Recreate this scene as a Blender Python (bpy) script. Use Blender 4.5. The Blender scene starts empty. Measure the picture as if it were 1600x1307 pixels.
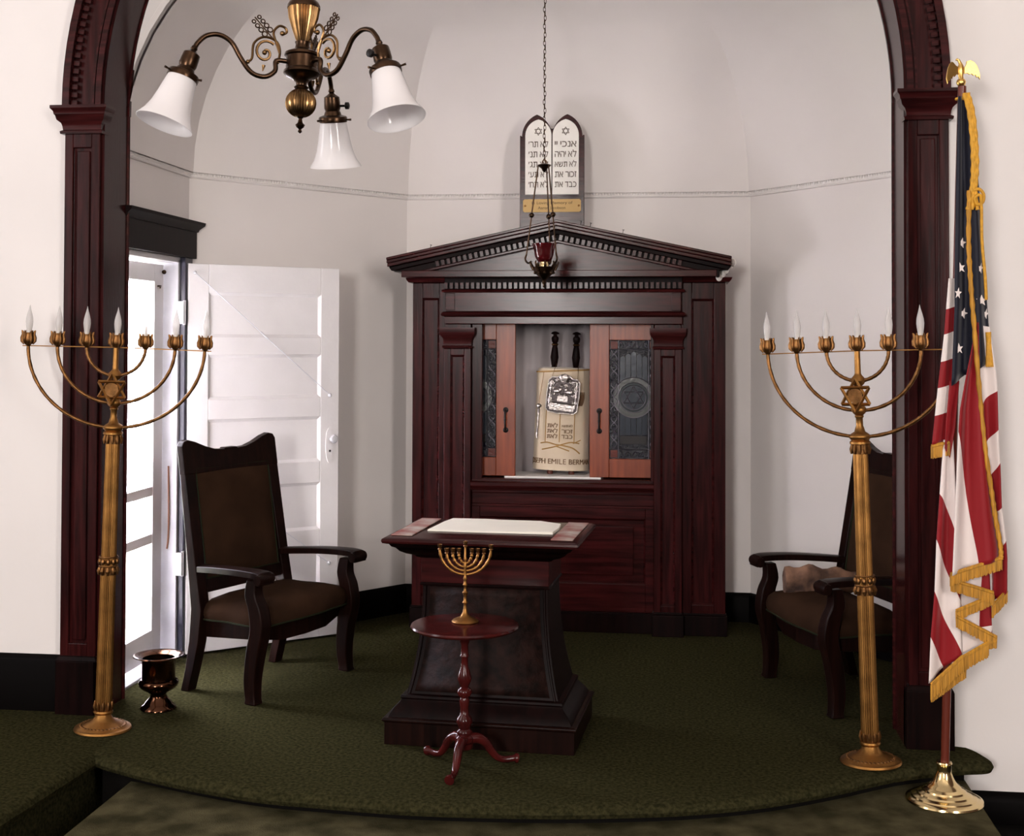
import bpy, bmesh, math, random
from mathutils import Matrix, Vector
random.seed(7)
PI = math.pi
scn = bpy.context.scene
COL = scn.collection

# ------------------------------------------------------------------ camera
F_PX, YAW, PITCH, ROLL, PRINC_Y = 2050.0, 0.124, 0.0199, 0.0035, 489.8
fwd = Vector((-math.sin(YAW) * math.cos(PITCH), math.cos(YAW) * math.cos(PITCH), math.sin(PITCH)))
rgt = Vector((math.cos(YAW), math.sin(YAW), 0))
upv = rgt.cross(fwd)
r2 = rgt * math.cos(ROLL) + upv * math.sin(ROLL)
u2 = -rgt * math.sin(ROLL) + upv * math.cos(ROLL)
cam_d = bpy.data.cameras.new('camera')
cam = bpy.data.objects.new('camera', cam_d)
COL.objects.link(cam)
m = Matrix((r2, u2, -fwd)).transposed().to_4x4()
m.translation = Vector((0, 0, 1.55))
cam.matrix_world = m
cam_d.sensor_width = 36.0
cam_d.lens = F_PX / 1600.0 * 36.0
cam_d.shift_y = -(653.5 - PRINC_Y) / 1600.0
scn.camera = cam

# ------------------------------------------------------------------ world, lights, exposure
world = bpy.data.worlds.new('sky')
scn.world = world
world.use_nodes = True
wb = world.node_tree.nodes['Background']
wb.inputs['Color'].default_value = (0.89, 0.87, 1.0, 1)
wb.inputs['Strength'].default_value = 25
scn.view_settings.view_transform = 'Standard'
scn.view_settings.look = 'None'
scn.view_settings.gamma = 1.0
scn.view_settings.use_curve_mapping = False
scn.view_settings.exposure = 0.68


def area_light(name, loc, target, sx, sy, power, color):
    l = bpy.data.lights.new(name, 'AREA')
    l.shape = 'RECTANGLE'
    l.size, l.size_y, l.energy, l.color = sx, sy, power, color
    o = bpy.data.objects.new(name, l)
    COL.objects.link(o)
    o.location = loc
    o.rotation_euler = (Vector(target) - Vector(loc)).to_track_quat('-Z', 'Y').to_euler()
    return o


# added key and fill area lights, unseen: behind the camera, by both side walls
area_light('added_hall_light', (-1.75, -4.3, 2.4), (-0.7, 6.0, 2.0), 1.0, 1.7, 225, (1.0, 0.95, 0.92))
area_light('added_hall_light', (3.85, -1.6, 2.7), (-1.5, 6.2, 2.1), 1.3, 2.4, 185, (1.0, 0.93, 0.88))
area_light('added_hall_light', (-4.75, 2.3, 2.4), (0.8, 5.4, 1.9), 1.2, 2.0, 32, (0.97, 0.96, 1.0))
# sun on the garden outside the door
sun = bpy.data.lights.new('sun', 'SUN')
sun.energy, sun.angle, sun.color = 30, math.radians(2), (1.0, 0.95, 0.86)
sun_o = bpy.data.objects.new('sun', sun)
sun_o.rotation_euler = Vector((-0.25, 0.65, -0.95)).to_track_quat('-Z', 'Y').to_euler()
COL.objects.link(sun_o)
# warm lamps of the hall, hanging behind the camera
for lx, ly in ((-1.2, -0.9), (0.5, -1.6), (-0.3, -2.8)):
    pl = bpy.data.lights.new('hall_lamp_light', 'POINT')
    pl.energy, pl.color, pl.shadow_soft_size = 13, (1.0, 0.68, 0.42), 0.07
    po = bpy.data.objects.new('hall_lamp_light', pl)
    po.location = (lx, ly, 2.9)
    COL.objects.link(po)
# sampling portal in the garden door opening (adds no light of its own)
pt = area_light('door_portal', (-2.62, 5.80, 1.0), (0, 5.80, 1.0), 0.75, 1.95, 1, (1, 1, 1))
pt.data.cycles.is_portal = True

# ------------------------------------------------------------------ helpers


class MB:
    """collects geometry for ONE mesh object"""

    def __init__(s):
        s.v, s.f = [], []

    def add(s, vs, fs):
        o = len(s.v)
        s.v += [tuple(p) for p in vs]
        s.f += [tuple(i + o for i in q) for q in fs]
        return s

    def box(s, x0, x1, y0, y1, z0, z1):
        vs = [(x, y, z) for x in (x0, x1) for y in (y0, y1) for z in (z0, z1)]
        return s.add(vs, [(0, 1, 3, 2), (4, 6, 7, 5), (0, 4, 5, 1), (2, 3, 7, 6), (0, 2, 6, 4), (1, 5, 7, 3)])

    def prism(s, poly, d0, d1, plane='xz'):
        mp = {'xz': lambda a, b, d: (a, d, b), 'xy': lambda a, b, d: (a, b, d), 'yz': lambda a, b, d: (d, a, b)}[plane]
        n = len(poly)
        vs = [mp(a, b, d0) for a, b in poly] + [mp(a, b, d1) for a, b in poly]
        fs = [tuple(range(n)), tuple(range(2 * n - 1, n - 1, -1))]
        fs += [(i, i + n, (i + 1) % n + n, (i + 1) % n) for i in range(n)]
        return s.add(vs, fs)

    def loft(s, rings, cap=True, closed=True):
        n = len(rings[0])
        o = len(s.v)
        for r in rings:
            s.v += [tuple(p) for p in r]
        m_ = n if closed else n - 1
        for k in range(len(rings) - 1):
            for i in range(m_):
                j = (i + 1) % n
                s.f.append((o + k * n + i, o + k * n + j, o + (k + 1) * n + j, o + (k + 1) * n + i))
        if cap:
            s.f.append(tuple(o + i for i in range(n - 1, -1, -1)))
            s.f.append(tuple(o + (len(rings) - 1) * n + i for i in range(n)))
        return s

    def lathe(s, prof, n=24, M=None, flute=0.0, sx=1.0, sy=1.0, cap=True):
        M = M or Matrix()
        rings = []
        for r, z in prof:
            ring = []
            for i in range(n):
                a = 2 * PI * i / n
                rr = r * (1 - (flute if i % 2 else 0))
                ring.append(M @ Vector((rr * math.cos(a) * sx, rr * math.sin(a) * sy, z)))
            rings.append(ring)
        return s.loft(rings, cap)

    def tube(s, pts, r, n=8, cap=True, flat=1.0, up=None):
        pts = [Vector(p) for p in pts]
        rs = r if isinstance(r, (list, tuple)) else [r] * len(pts)
        rings = []
        prev = Vector(up) if up else None
        for i, p in enumerate(pts):
            t = (pts[min(i + 1, len(pts) - 1)] - pts[max(i - 1, 0)])
            t = t.normalized() if t.length > 1e-9 else Vector((0, 0, 1))
            if prev is None:
                prev = Vector((0, 0, 1)) if abs(t.z) < .9 else Vector((1, 0, 0))
            b = t.cross(prev)
            b = b.normalized() if b.length > 1e-6 else t.orthogonal().normalized()
            nn = b.cross(t).normalized()
            prev = nn
            rings.append([p + (nn * math.cos(2 * PI * k / n) + b * math.sin(2 * PI * k / n) * flat) * rs[i] for k in range(n)])
        return s.loft(rings, cap)

    def torus(s, R, r, M=None, n=16, k=6):
        M = M or Matrix()
        o = len(s.v)
        for i in range(n):
            a = 2 * PI * i / n
            for j in range(k):
                b = 2 * PI * j / k
                s.v.append(tuple(M @ Vector(((R + r * math.cos(b)) * math.cos(a), (R + r * math.cos(b)) * math.sin(a), r * math.sin(b)))))
        for i in range(n):
            for j in range(k):
                s.f.append((o + i * k + j, o + ((i + 1) % n) * k + j, o + ((i + 1) % n) * k + (j + 1) % k, o + i * k + (j + 1) % k))
        return s

    def ball(s, c, r, n=12, k=8, sc=(1, 1, 1)):
        prof = [(max(1e-4, math.sin(PI * i / k)), -math.cos(PI * i / k)) for i in range(k + 1)]
        M = Matrix.Translation(c) @ Matrix.Diagonal((r * sc[0], r * sc[1], r * sc[2], 1))
        return s.lathe(prof, n, M)

    def mould(s, prof, path, closed=False, cap=True):
        """sweep prof [(out, z)] along a plan path [(x, y)], mitred; out is to the right of travel"""
        rings = [[(x, y, z) for (x, y) in offset(path, o, closed)] for o, z in prof]
        n, o0 = len(path), len(s.v)
        for r in rings:
            s.v += r
        mm = n if closed else n - 1
        for k in range(len(rings) - 1):
            for i in range(mm):
                j = (i + 1) % n
                s.f.append((o0 + k * n + i, o0 + k * n + j, o0 + (k + 1) * n + j, o0 + (k + 1) * n + i))
        if closed and cap:
            s.f.append(tuple(o0 + i for i in range(n)))
            s.f.append(tuple(o0 + (len(rings) - 1) * n + i for i in range(n)))
        if not closed:
            s.f.append(tuple(o0 + k * n for k in range(len(rings))))
            s.f.append(tuple(o0 + k * n + n - 1 for k in range(len(rings) - 1, -1, -1)))
        return s

    def xf(s, M, i0=0):
        s.v[i0:] = [tuple(M @ Vector(p)) for p in s.v[i0:]]
        return s


def offset(path, d, closed=False):
    out, n = [], len(path)
    for i, p in enumerate(path):
        def seg(a, b):
            dx, dy = path[b % n][0] - path[a % n][0], path[b % n][1] - path[a % n][1]
            l = math.hypot(dx, dy) or 1
            return (dy / l, -dx / l)
        if closed or 0 < i < n - 1:
            a, b = seg(i - 1, i), seg(i, i + 1)
        elif i == 0:
            a = b = seg(0, 1)
        else:
            a = b = seg(n - 2, n - 1)
        mx, my = a[0] + b[0], a[1] + b[1]
        l = mx * mx + my * my
        k = 2 * d / l if l > .2 else d
        out.append((p[0] + mx * k, p[1] + my * k))
    return out


def mesh_of(mb, name, mat, smooth=35):
    me = bpy.data.meshes.new(name)
    me.from_pydata(mb.v, [], mb.f)
    me.validate()
    if mat:
        me.materials.append(mat)
    b = bmesh.new()
    b.from_mesh(me)
    bmesh.ops.recalc_face_normals(b, faces=b.faces)
    b.to_mesh(me)
    b.free()
    if smooth:
        me.polygons.foreach_set('use_smooth', [True] * len(me.polygons))
        me.update()
        me.set_sharp_from_angle(angle=math.radians(smooth))
    me.update()
    return me


def link(name, data, parent=None, loc=None, rot=None):
    o = bpy.data.objects.new(name, data)
    COL.objects.link(o)
    if parent:
        o.parent = parent
    if loc:
        o.location = loc
    if rot:
        o.rotation_euler = rot
    return o


def obj(name, mb, mat, parent=None, smooth=35, bevel=0, loc=None, rot=None):
    o = link(name, mesh_of(mb, name, mat, smooth), parent, loc, rot)
    if bevel:
        bv = o.modifiers.new('bevel', 'BEVEL')
        bv.width, bv.segments, bv.limit_method, bv.angle_limit = bevel, 2, 'ANGLE', math.radians(40)
        bv.harden_normals = False
    return o


def tag(o, label, cat, group=None):
    o['label'], o['category'] = label, cat
    if group:
        o['group'] = group
    return o


def thing(name, label, cat, loc=(0, 0, 0), rotz=0, group=None, rot=None):
    o = bpy.data.objects.new(name, None)
    o.empty_display_size = .1
    COL.objects.link(o)
    o.location = loc
    o.rotation_euler = rot or (0, 0, rotz)
    return tag(o, label, cat, group)


def struct(name, mb, mat, smooth=35, bevel=0, parent=None, label=None):
    o = obj(name, mb, mat, parent, smooth, bevel)
    if not parent:
        o['kind'] = 'structure'
    if label:
        o['label'] = label
    return o


def copy_tree(o, parent=None):
    c = o.copy()
    COL.objects.link(c)
    c.parent = parent
    for ch in list(o.children):
        copy_tree(ch, c)
    return c


def smooth_path(pts, n=6, closed=False):
    """Catmull-Rom"""
    P = [Vector(p) for p in pts]
    out = []
    N = len(P)
    for i in range(N if closed else N - 1):
        if closed:
            a, b, c, d = P[i - 1], P[i], P[(i + 1) % N], P[(i + 2) % N]
        else:
            a, b, c, d = P[max(i - 1, 0)], P[i], P[i + 1], P[min(i + 2, N - 1)]
        for k in range(n):
            t = k / n
            out.append(0.5 * ((2 * b) + (c - a) * t + (2 * a - 5 * b + 4 * c - d) * t * t + (3 * b - a - 3 * c + d) * t ** 3))
    if not closed:
        out.append(P[-1])
    return out


def text_mb(body, size, depth=.001, wid=None, align='CENTER', fn=None, space=1.0, ay='CENTER'):
    """lettering as geometry standing in the xz plane, front towards -y"""
    c = bpy.data.curves.new('lettering', 'FONT')
    c.body, c.size, c.align_x, c.align_y, c.extrude = body, size, align, ay, depth
    c.space_character = space
    o = bpy.data.objects.new('lettering', c)
    COL.objects.link(o)
    me = bpy.data.meshes.new_from_object(o.evaluated_get(bpy.context.evaluated_depsgraph_get()))
    mb = MB()
    xs = [v.co.x for v in me.vertices]
    k = wid / (max(xs) - min(xs)) if wid else 1
    vs = [(v.co.x * k, -v.co.z, v.co.y) for v in me.vertices]
    if fn:
        vs = [fn(*p) for p in vs]
    mb.add(vs, [tuple(p.vertices) for p in me.polygons])
    bpy.data.objects.remove(o)
    bpy.data.curves.remove(c)
    bpy.data.meshes.remove(me)
    return mb


def hebrew_mb(body, size, depth, wid, fn=None):
    """a line of Hebrew set letter by letter, right to left; dalet and tav drawn as strokes"""
    H, t = .592, .09
    strokes = {'ד': (.46, [(0, .46, H - t, H), (.30, .30 + t, 0, H - t)]),
               'ת': (.54, [(.04, .52, H - t, H), (.52 - t, .52, 0, H - t), (.13, .13 + t, .05, H - t), (0, .13 + t, 0, t * .9)])}
    mb, x = MB(), 0.
    for ch in body[::-1]:
        if ch == ' ':
            x += .22
            continue
        if ch in strokes:
            w, bs = strokes[ch]
            for a, b_, c, d in bs:
                mb.box(x + a, x + b_, -.02, .02, c, d)
            x += w + .07
            continue
        g_ = text_mb(ch, 1.0, .02, align='LEFT', ay='TOP_BASELINE')
        lo, hi = min(p[0] for p in g_.v), max(p[0] for p in g_.v)
        mb.add([(px - lo + x, py, pz) for px, py, pz in g_.v], g_.f)
        x += hi - lo + .07
    k = wid / (x - .07)
    kz = min(k * 1.25, size)
    vs = [((px - (x - .07) / 2) * k, py * depth / .02, (pz - H / 2) * kz) for px, py, pz in mb.v]
    mb.v = [tuple(fn(*p)) for p in vs] if fn else vs
    return mb


# ------------------------------------------------------------------ materials
MATS = {}


def nodemat(name):
    m_ = bpy.data.materials.new(name)
    m_.use_nodes = True
    MATS[name] = m_
    nt = m_.node_tree
    return m_, nt, nt.nodes['Principled BSDF']


def mat(name, col, rough=.5, metal=0., var=.0, vscale=8., bump=0., bscale=60., stretch=(1, 1, 1), coat=0., sheen=0., spec=.5, col2=None, detail=4.):
    m_, nt, b = nodemat(name)
    b.inputs['Base Color'].default_value = (*col, 1)
    b.inputs['Roughness'].default_value = rough
    b.inputs['Metallic'].default_value = metal
    b.inputs['Coat Weight'].default_value = coat
    b.inputs['Coat Roughness'].default_value = .12
    b.inputs['Sheen Weight'].default_value = sheen
    b.inputs['Specular IOR Level'].default_value = spec
    N = nt.nodes.new
    if var or bump or col2:
        tc = N('ShaderNodeTexCoord')
        mp = N('ShaderNodeMapping')
        mp.inputs['Scale'].default_value = stretch
        nt.links.new(tc.outputs['Object'], mp.inputs['Vector'])
    if var or col2:
        nz = N('ShaderNodeTexNoise')
        nz.inputs['Scale'].default_value = vscale
        nz.inputs['Detail'].default_value = detail
        nt.links.new(mp.outputs['Vector'], nz.inputs['Vector'])
        rp = N('ShaderNodeValToRGB')
        c2 = col2 or tuple(max(0, c * (1 - var)) for c in col)
        c1 = col if col2 else tuple(min(1, c * (1 + var)) for c in col)
        rp.color_ramp.elements[0].position, rp.color_ramp.elements[0].color = .34, (*c2, 1)
        rp.color_ramp.elements[1].position, rp.color_ramp.elements[1].color = .66, (*c1, 1)
        nt.links.new(nz.outputs['Fac'], rp.inputs['Fac'])
        nt.links.new(rp.outputs['Color'], b.inputs['Base Color'])
    if bump:
        n2 = N('ShaderNodeTexNoise')
        n2.inputs['Scale'].default_value = bscale
        n2.inputs['Detail'].default_value = 3
        nt.links.new(mp.outputs['Vector'], n2.inputs['Vector'])
        bp = N('ShaderNodeBump')
        bp.inputs['Strength'].default_value = bump
        bp.inputs['Distance'].default_value = .004
        nt.links.new(n2.outputs['Fac'], bp.inputs['Height'])
        nt.links.new(bp.outputs['Normal'], b.inputs['Normal'])
    return m_


WZ, WX = (14, 14, 1.1), (1.1, 14, 14)
M_PLASTER = mat('plaster', (.80, .755, .735), .75, var=.025, vscale=1.6, bump=.12, bscale=35)
M_TRIMWHITE = mat('rail_paint', (.80, .76, .74), .55, var=.03, vscale=6, bump=.25, bscale=120)
M_WOOD = mat('mahogany_upright', (0.039, 0.006375, 0.006375), .22, col2=(0.0135, 0.0027, 0.00285), vscale=3.2, stretch=WZ, bump=.05, bscale=9, spec=.16)
M_WOODH = mat('mahogany_crosswise', (0.045, 0.0075, 0.0075), .20, col2=(0.0165, 0.003375, 0.00345), vscale=3.2, stretch=WX, bump=.05, bscale=9, spec=.19)
M_DARK = mat('dark_stained_wood', (0.0084, 0.00245, 0.00224), .42, col2=(0.0035, 0.0014, 0.00133), vscale=3, stretch=WZ, spec=.06)
M_BASEB = mat('baseboard_wood', (0.0028, 0.0021, 0.0021), .5, col2=(0.0021, 0.00154, 0.0014), vscale=3, stretch=WX, spec=.04)
M_CHAIR = mat('chair_oak', (0.0126, 0.00392, 0.00266), .36, col2=(0.0049, 0.00182, 0.0014), vscale=3.5, stretch=WZ, spec=.09)
M_ORANGE = mat('orange_mahogany', (0.24, 0.0464, 0.0128), .3, col2=(0.16, 0.0288, 0.008), vscale=2.6, stretch=(16, 16, 1.2), bump=.05, bscale=10, spec=.35)
M_TABLE = mat('red_mahogany', (0.06375, 0.0075, 0.00675), .18, col2=(0.0315, 0.0045, 0.0045), vscale=3, stretch=(5, 5, 3), spec=.3)
M_VELVET = mat('brown_velvet', (0.03, 0.015, 0.008625), .95, var=.25, vscale=5, bump=.15, bscale=300, spec=.03)
M_PIPING = mat('green_piping', (.016, .018, .009), .8, spec=.05)
M_CARPET = mat('green_carpet', (.044, .040, .0175), 1.0, col2=(.0165, .0160, .0075), vscale=75, bump=1.0, bscale=260, spec=.0, detail=6)
M_CARPET2 = mat('worn_green_carpet', (0.08925, 0.0782, 0.0425), 1.0, col2=(0.0357, 0.0323, 0.017), vscale=9, bump=1.0, bscale=260, spec=.0, detail=8)
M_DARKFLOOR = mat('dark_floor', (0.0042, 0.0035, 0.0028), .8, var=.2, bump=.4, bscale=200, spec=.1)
M_WHITE = mat('white_door_paint', (.80, .775, .78), .45, var=.035, vscale=4, bump=.12, bscale=50)
M_WHITEWORN = mat('worn_white_paint', (.66, .66, .70), .55, var=.12, vscale=7, bump=.2, bscale=40)
M_IRON = mat('black_iron', (.012, .010, .010), .4, metal=.6)
M_BLUEGAP = mat('blue_black_paint', (.018, .018, .035), .35)
M_BRASS = mat('old_gilt_brass', (0.324, 0.1575, 0.045), .42, metal=1, var=.25, vscale=14, bump=.08, bscale=90)
M_BRASSD = mat('tarnished_brass', (.20, .095, .034), .42, metal=1, var=.35, vscale=40, bump=.25, bscale=160)
M_BRASSP = mat('polished_brass', (.80, .62, .32), .16, metal=1)
M_BRONZE = mat('dark_bronze', (.060, .034, .020), .30, metal=1, var=.3, vscale=30)
M_BRONZEG = mat('gilded_bronze', (.20, .115, .050), .32, metal=1, var=.4, vscale=30)
M_URN = mat('dark_copper', (.10, .045, .025), .14, metal=1)
M_GOLD = mat('gold_leaf', (.90, .58, .18), .30, metal=1, bump=.1, bscale=200)
M_SILVER = mat('chased_silver', (.52, .47, .45), .3, metal=1, bump=.6, bscale=95)
M_SILVERD = mat('dark_silver', (.10, .085, .085), .4, metal=1, bump=1.0, bscale=120)
M_INK = mat('brown_lettering', (.06, .030, .012), .6)
M_EMB = mat('gold_embroidery', (.36, .20, .055), .7)
M_EMBD = mat('brown_embroidery', (.13, .065, .025), .7)
M_CREAM = mat('cream_velvet', (0.663, 0.561, 0.425), .85, col2=(0.527, 0.425, 0.306), vscale=3, sheen=.3, spec=.2)
M_MARBLE = mat('white_tablet', (.80, .77, .72), .5, var=.06, vscale=10)
M_LINING = mat('grey_satin_lining', (.50, .45, .46), .6, var=.08, vscale=4)
M_SHEET = mat('cream_sheet', (.84, .80, .70), .8, var=.02)
M_STRIP = mat('faded_cream_red_weave', (.42, .36, .31), .9, col2=(.23, .045, .035), vscale=9, bump=.4, bscale=160)
M_FLAGW = mat('flag_white', (.82, .73, .70), .7, spec=.2)
M_FRINGE = mat('gold_fringe', (0.476, 0.221, 0.0153), .65, var=.3, vscale=120, stretch=(1, 1, .05))
M_CORD = mat('gold_cord', (.62, .31, .022), .65, var=.15, vscale=60)
M_POLE = mat('reddish_pole', (.12, .022, .012), .3, coat=.2)
M_SHAWL = mat('brown_patterned_wool', (.30, .16, .10), .9, col2=(.035, .018, .014), vscale=9, bump=.5, bscale=150)
M_DARKWALL = mat('darkened_hall_wall', (.07, .035, .025), .5, var=.2, vscale=3, stretch=(10, 10, 1))  # unseen hall walls, made dark to cut glare on the wood and bounce light
M_GRASS = mat('lawn', (.40, .43, .30), .9, var=.3, vscale=2.5)


def glassy(name, col, transl=.5, rough=.15, alpha=0.):
    m_, nt, b = nodemat(name)
    b.inputs['Base Color'].default_value = (*col, 1)
    b.inputs['Roughness'].default_value = rough
    t = nt.nodes.new('ShaderNodeBsdfTranslucent')
    t.inputs['Color'].default_value = (*col, 1)
    mx = nt.nodes.new('ShaderNodeMixShader')
    mx.inputs[0].default_value = transl
    out = nt.nodes['Material Output']
    nt.links.new(b.outputs[0], mx.inputs[1])
    nt.links.new(t.outputs[0], mx.inputs[2])
    last = mx
    if alpha:
        tr = nt.nodes.new('ShaderNodeBsdfTransparent')
        m2 = nt.nodes.new('ShaderNodeMixShader')
        m2.inputs[0].default_value = alpha
        nt.links.new(mx.outputs[0], m2.inputs[1])
        nt.links.new(tr.outputs[0], m2.inputs[2])
        last = m2
    nt.links.new(last.outputs[0], out.inputs['Surface'])
    return m_


M_OPAL = glassy('opal_glass', (.93, .91, .92), .45, .08)
M_BULB = glassy('frosted_bulb_glass', (.80, .77, .76), .35, .2, .35)
M_RUBY = mat('ruby_glass', (.060, .0035, .005), .06, coat=.4)
M_LEAD = mat('lead_came', (.12, .11, .13), .4, metal=.8)
M_GBLUE = mat('slate_blue_glass', (0.0225, 0.0285, 0.039), .2, bump=.15, bscale=40, spec=.25)
M_GDARK = mat('dark_rippled_glass', (0.006, 0.006, 0.012), .12, bump=1.0, bscale=120, spec=.3)
M_GGREEN = mat('grey_green_glass', (0.068, 0.072, 0.068), .2, bump=.2, bscale=60, spec=.3)
M_GTEAL = mat('dark_teal_glass', (.010, .018, .020), .2, spec=.25)
M_GRED = mat('amber_red_glass', (.10, .016, .010), .3, bump=.5, bscale=80, spec=.2)

m_, nt, b = nodemat('clear_pane')
g_ = nt.nodes.new('ShaderNodeBsdfTransparent')
gl = nt.nodes.new('ShaderNodeBsdfGlossy')
gl.inputs['Roughness'].default_value = .02
mx = nt.nodes.new('ShaderNodeMixShader')
mx.inputs[0].default_value = .06
nt.links.new(g_.outputs[0], mx.inputs[1])
nt.links.new(gl.outputs[0], mx.inputs[2])
nt.links.new(mx.outputs[0], nt.nodes['Material Output'].inputs['Surface'])
M_PANE = m_
# ================================================================== the setting
YW0, YW1, YP = 5.22, 5.42, 5.17          # arch wall front, arch wall back, pilaster front
XL, XR, ZS, RA = -2.368, .884, 2.51, 1.626   # arch opening, springing height, radius
XM = (XL + XR) / 2
APSE = [(-2.394, 5.42), (-2.394, 6.246), (-1.525, 7.364), (.412, 7.364), (1.28, 6.250), (1.28, 5.42)]

# hall floor, carpeted step, dais, side landing
struct('floor', MB().box(-5, 4, -4.6, 5.3, -.42, -.28), M_DARKFLOOR)
struct('floor_step', MB().mould([(-.05, -.075), (-.012, -.079), (0, -.093), (0, -.28)],
       [(1.075, 5.2), (1.075, 3.55), (-1.995, 3.55), (-1.995, 5.2)][::-1], closed=True), M_CARPET2)
NOSE = [(-.06, 0), (-.022, -.004), (-.006, -.014), (0, -.026), (-.008, -.042), (-.030, -.050), (-.060, -.053)]
front = [(1.085, 5.27), (1.14, 5.20), (1.172, 5.09), (1.145, 5.03), (1.06, 5.005), (.93, 4.955), (.79, 4.885), (.545, 4.705), (.315, 4.562), (.10, 4.47),
         (-.116, 4.410), (-.434, 4.355), (-.862, 4.328), (-1.199, 4.352), (-1.433, 4.380), (-1.692, 4.458), (-1.90, 4.54), (-2.07, 4.625), (-2.13, 4.66)]
front = [(p.x, p.y) for p in smooth_path([(x, y, 0) for x, y in front], 4)]
dais = front + [(-2.20, 4.70), (-2.20, 5.08), (-2.75, 5.08), (-2.75, 6.3), (-1.65, 7.55), (.5, 7.55), (1.45, 6.4), (1.45, 5.34), (1.09, 5.34)]
struct('floor_dais', MB().mould(NOSE, dais[::-1], closed=True), M_CARPET)
rz = [(x, y + .065) for x, y in offset(front, 0) if x < 1.0]
struct('floor_dais_riser', MB().prism([(1.062, 5.30), (1.062, 5.06)] + rz + [(-2.20, 5.30)], -.28, -.045, 'xy'), M_DARKFLOOR)  # near-black colour puts the shade under the nosing into the riser
land = [(-2.128, 5.30), (-2.128, 4.70), (-2.131, 4.62), (-2.168, 4.0), (-2.20, 2.6), (-5, 2.6), (-5, 5.30)]
struct('floor_landing', MB().mould([(-.06, 0.001), (-.022, -.003), (-.006, -.013), (0, -.031), (-.008, -.050), (-.03, -.060), (-.06, -.064), (-.062, -.28)], land[::-1], closed=True), M_CARPET)

# arch wall of the hall and the rest of the hall shell
arc = [(XM + RA * math.cos(a), ZS + RA * math.sin(a)) for a in [PI * i / 48 for i in range(49)]]
outl = [(-5, -.28), (-5, 4.9), (4, 4.9), (4, -.28), (XR, -.28)] + arc + [(XL, -.28)]
struct('wall_front', MB().prism(outl, YW0, YW1), M_PLASTER)
struct('wall_hall_left', MB().box(-5.1, -5, -4.6, 5.3, -.4, 4.9), M_PLASTER)
struct('wall_hall_right', MB().box(4, 4.1, -4.6, 5.3, -.4, 4.9), M_DARKWALL)
struct('wall_hall_rear', MB().box(-5.1, 4.1, -4.7, -4.6, -.4, 4.9), M_DARKWALL)
struct('ceiling_hall', MB().box(-5.1, 4.1, -4.7, 5.42, 4.9, 5.0), M_PLASTER)

# apse walls
ZV = 2.375


def wall_seg(name, a, b, z0=-.02, z1=ZV, t=.16):
    o = offset([a, b], -t)
    return struct(name, MB().prism([a, b, o[1], o[0]], z0, z1, 'xy'), M_PLASTER)


lw = MB()
lw.box(-2.60, -2.394, 5.42, 6.246, 1.945, ZV)
lw.box(-2.60, -2.394, 6.155, 6.246, -.02, 1.945)
struct('wall_left', lw, M_PLASTER)
wall_seg('wall_left_diagonal', APSE[1], APSE[2])
wall_seg('wall_back', APSE[2], APSE[3])
wall_seg('wall_right_diagonal', APSE[3], APSE[4])
wall_seg('wall_right', APSE[4], APSE[5])
# coved vault over the apse
RV, rings = 1.03, []
for k in range(13):
    th = math.radians(88) * k / 12
    s_ = RV * (1 - math.cos(th))
    ins = offset(APSE, s_)
    ins[0], ins[-1] = (APSE[0][0] + s_, 5.42), (APSE[-1][0] - s_, 5.42)
    rings.append([(x, y, ZV + RV * math.sin(th)) for x, y in ins])
vb = MB().loft(rings, cap=False, closed=False)
vb.f.append(tuple(len(vb.v) - 6 + i for i in range(6)))
ceil = struct('ceiling', vb, M_PLASTER, smooth=25)
sol = ceil.modifiers.new('thick', 'SOLIDIFY')
sol.thickness, sol.offset, sol.use_rim = .05, 0, False
cv = [(RV * (1 - math.cos(t)), ZV + RV * math.sin(t)) for t in [math.radians(88) * k / 12 for k in range(13)]]
lun = [(-2.8, -.02), (-2.8, 4.9), (1.7, 4.9), (1.7, -.02), (1.281, -.02)] + [(1.28 - a, z) for a, z in cv] + [(-2.394 + a, z) for a, z in cv[::-1]] + [(-2.395, 1.96), (-2.8, 1.96)]
lun = lun[1:-2] + [(-2.395, ZV - .3), (-2.8, ZV - .3)]
struct('wall_lunette', MB().prism(lun, 5.421, 5.45), M_PLASTER)

# picture rail: two fillets with a run of beads between them, one length for each wall
bead = mesh_of(MB().ball((0, 0, 0), .0075, 8, 5, (1, .9, 1.25)), 'bead', M_TRIMWHITE)
for n, (a, b) in enumerate(zip(APSE[:-1], APSE[1:]), 1):
    prof = [(0, 2.345), (.010, 2.347), (.012, 2.352), (.007, 2.356), (.006, 2.382), (.014, 2.385), (.015, 2.391), (.012, 2.396), (0, 2.399)]
    rail = struct('trim_%d' % n, MB().mould(prof, [a, b]), M_TRIMWHITE)
    L = math.hypot(b[0] - a[0], b[1] - a[1])
    oa, ob = offset([a, b], .006)
    cnt = int(L / .0165)
    if n != 5:
        bm_ = MB()
        for i in range(cnt):
            t = (i + .5) / cnt
            c = (oa[0] + (ob[0] - oa[0]) * t, oa[1] + (ob[1] - oa[1]) * t, 2.369)
            bm_.add([(c[0] + v.co.x, c[1] + v.co.y, c[2] + v.co.z) for v in bead.vertices], [tuple(p.vertices) for p in bead.polygons])
        bo = obj('bead_run', bm_, M_TRIMWHITE, rail)
        bo['kind'] = 'stuff'

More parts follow.
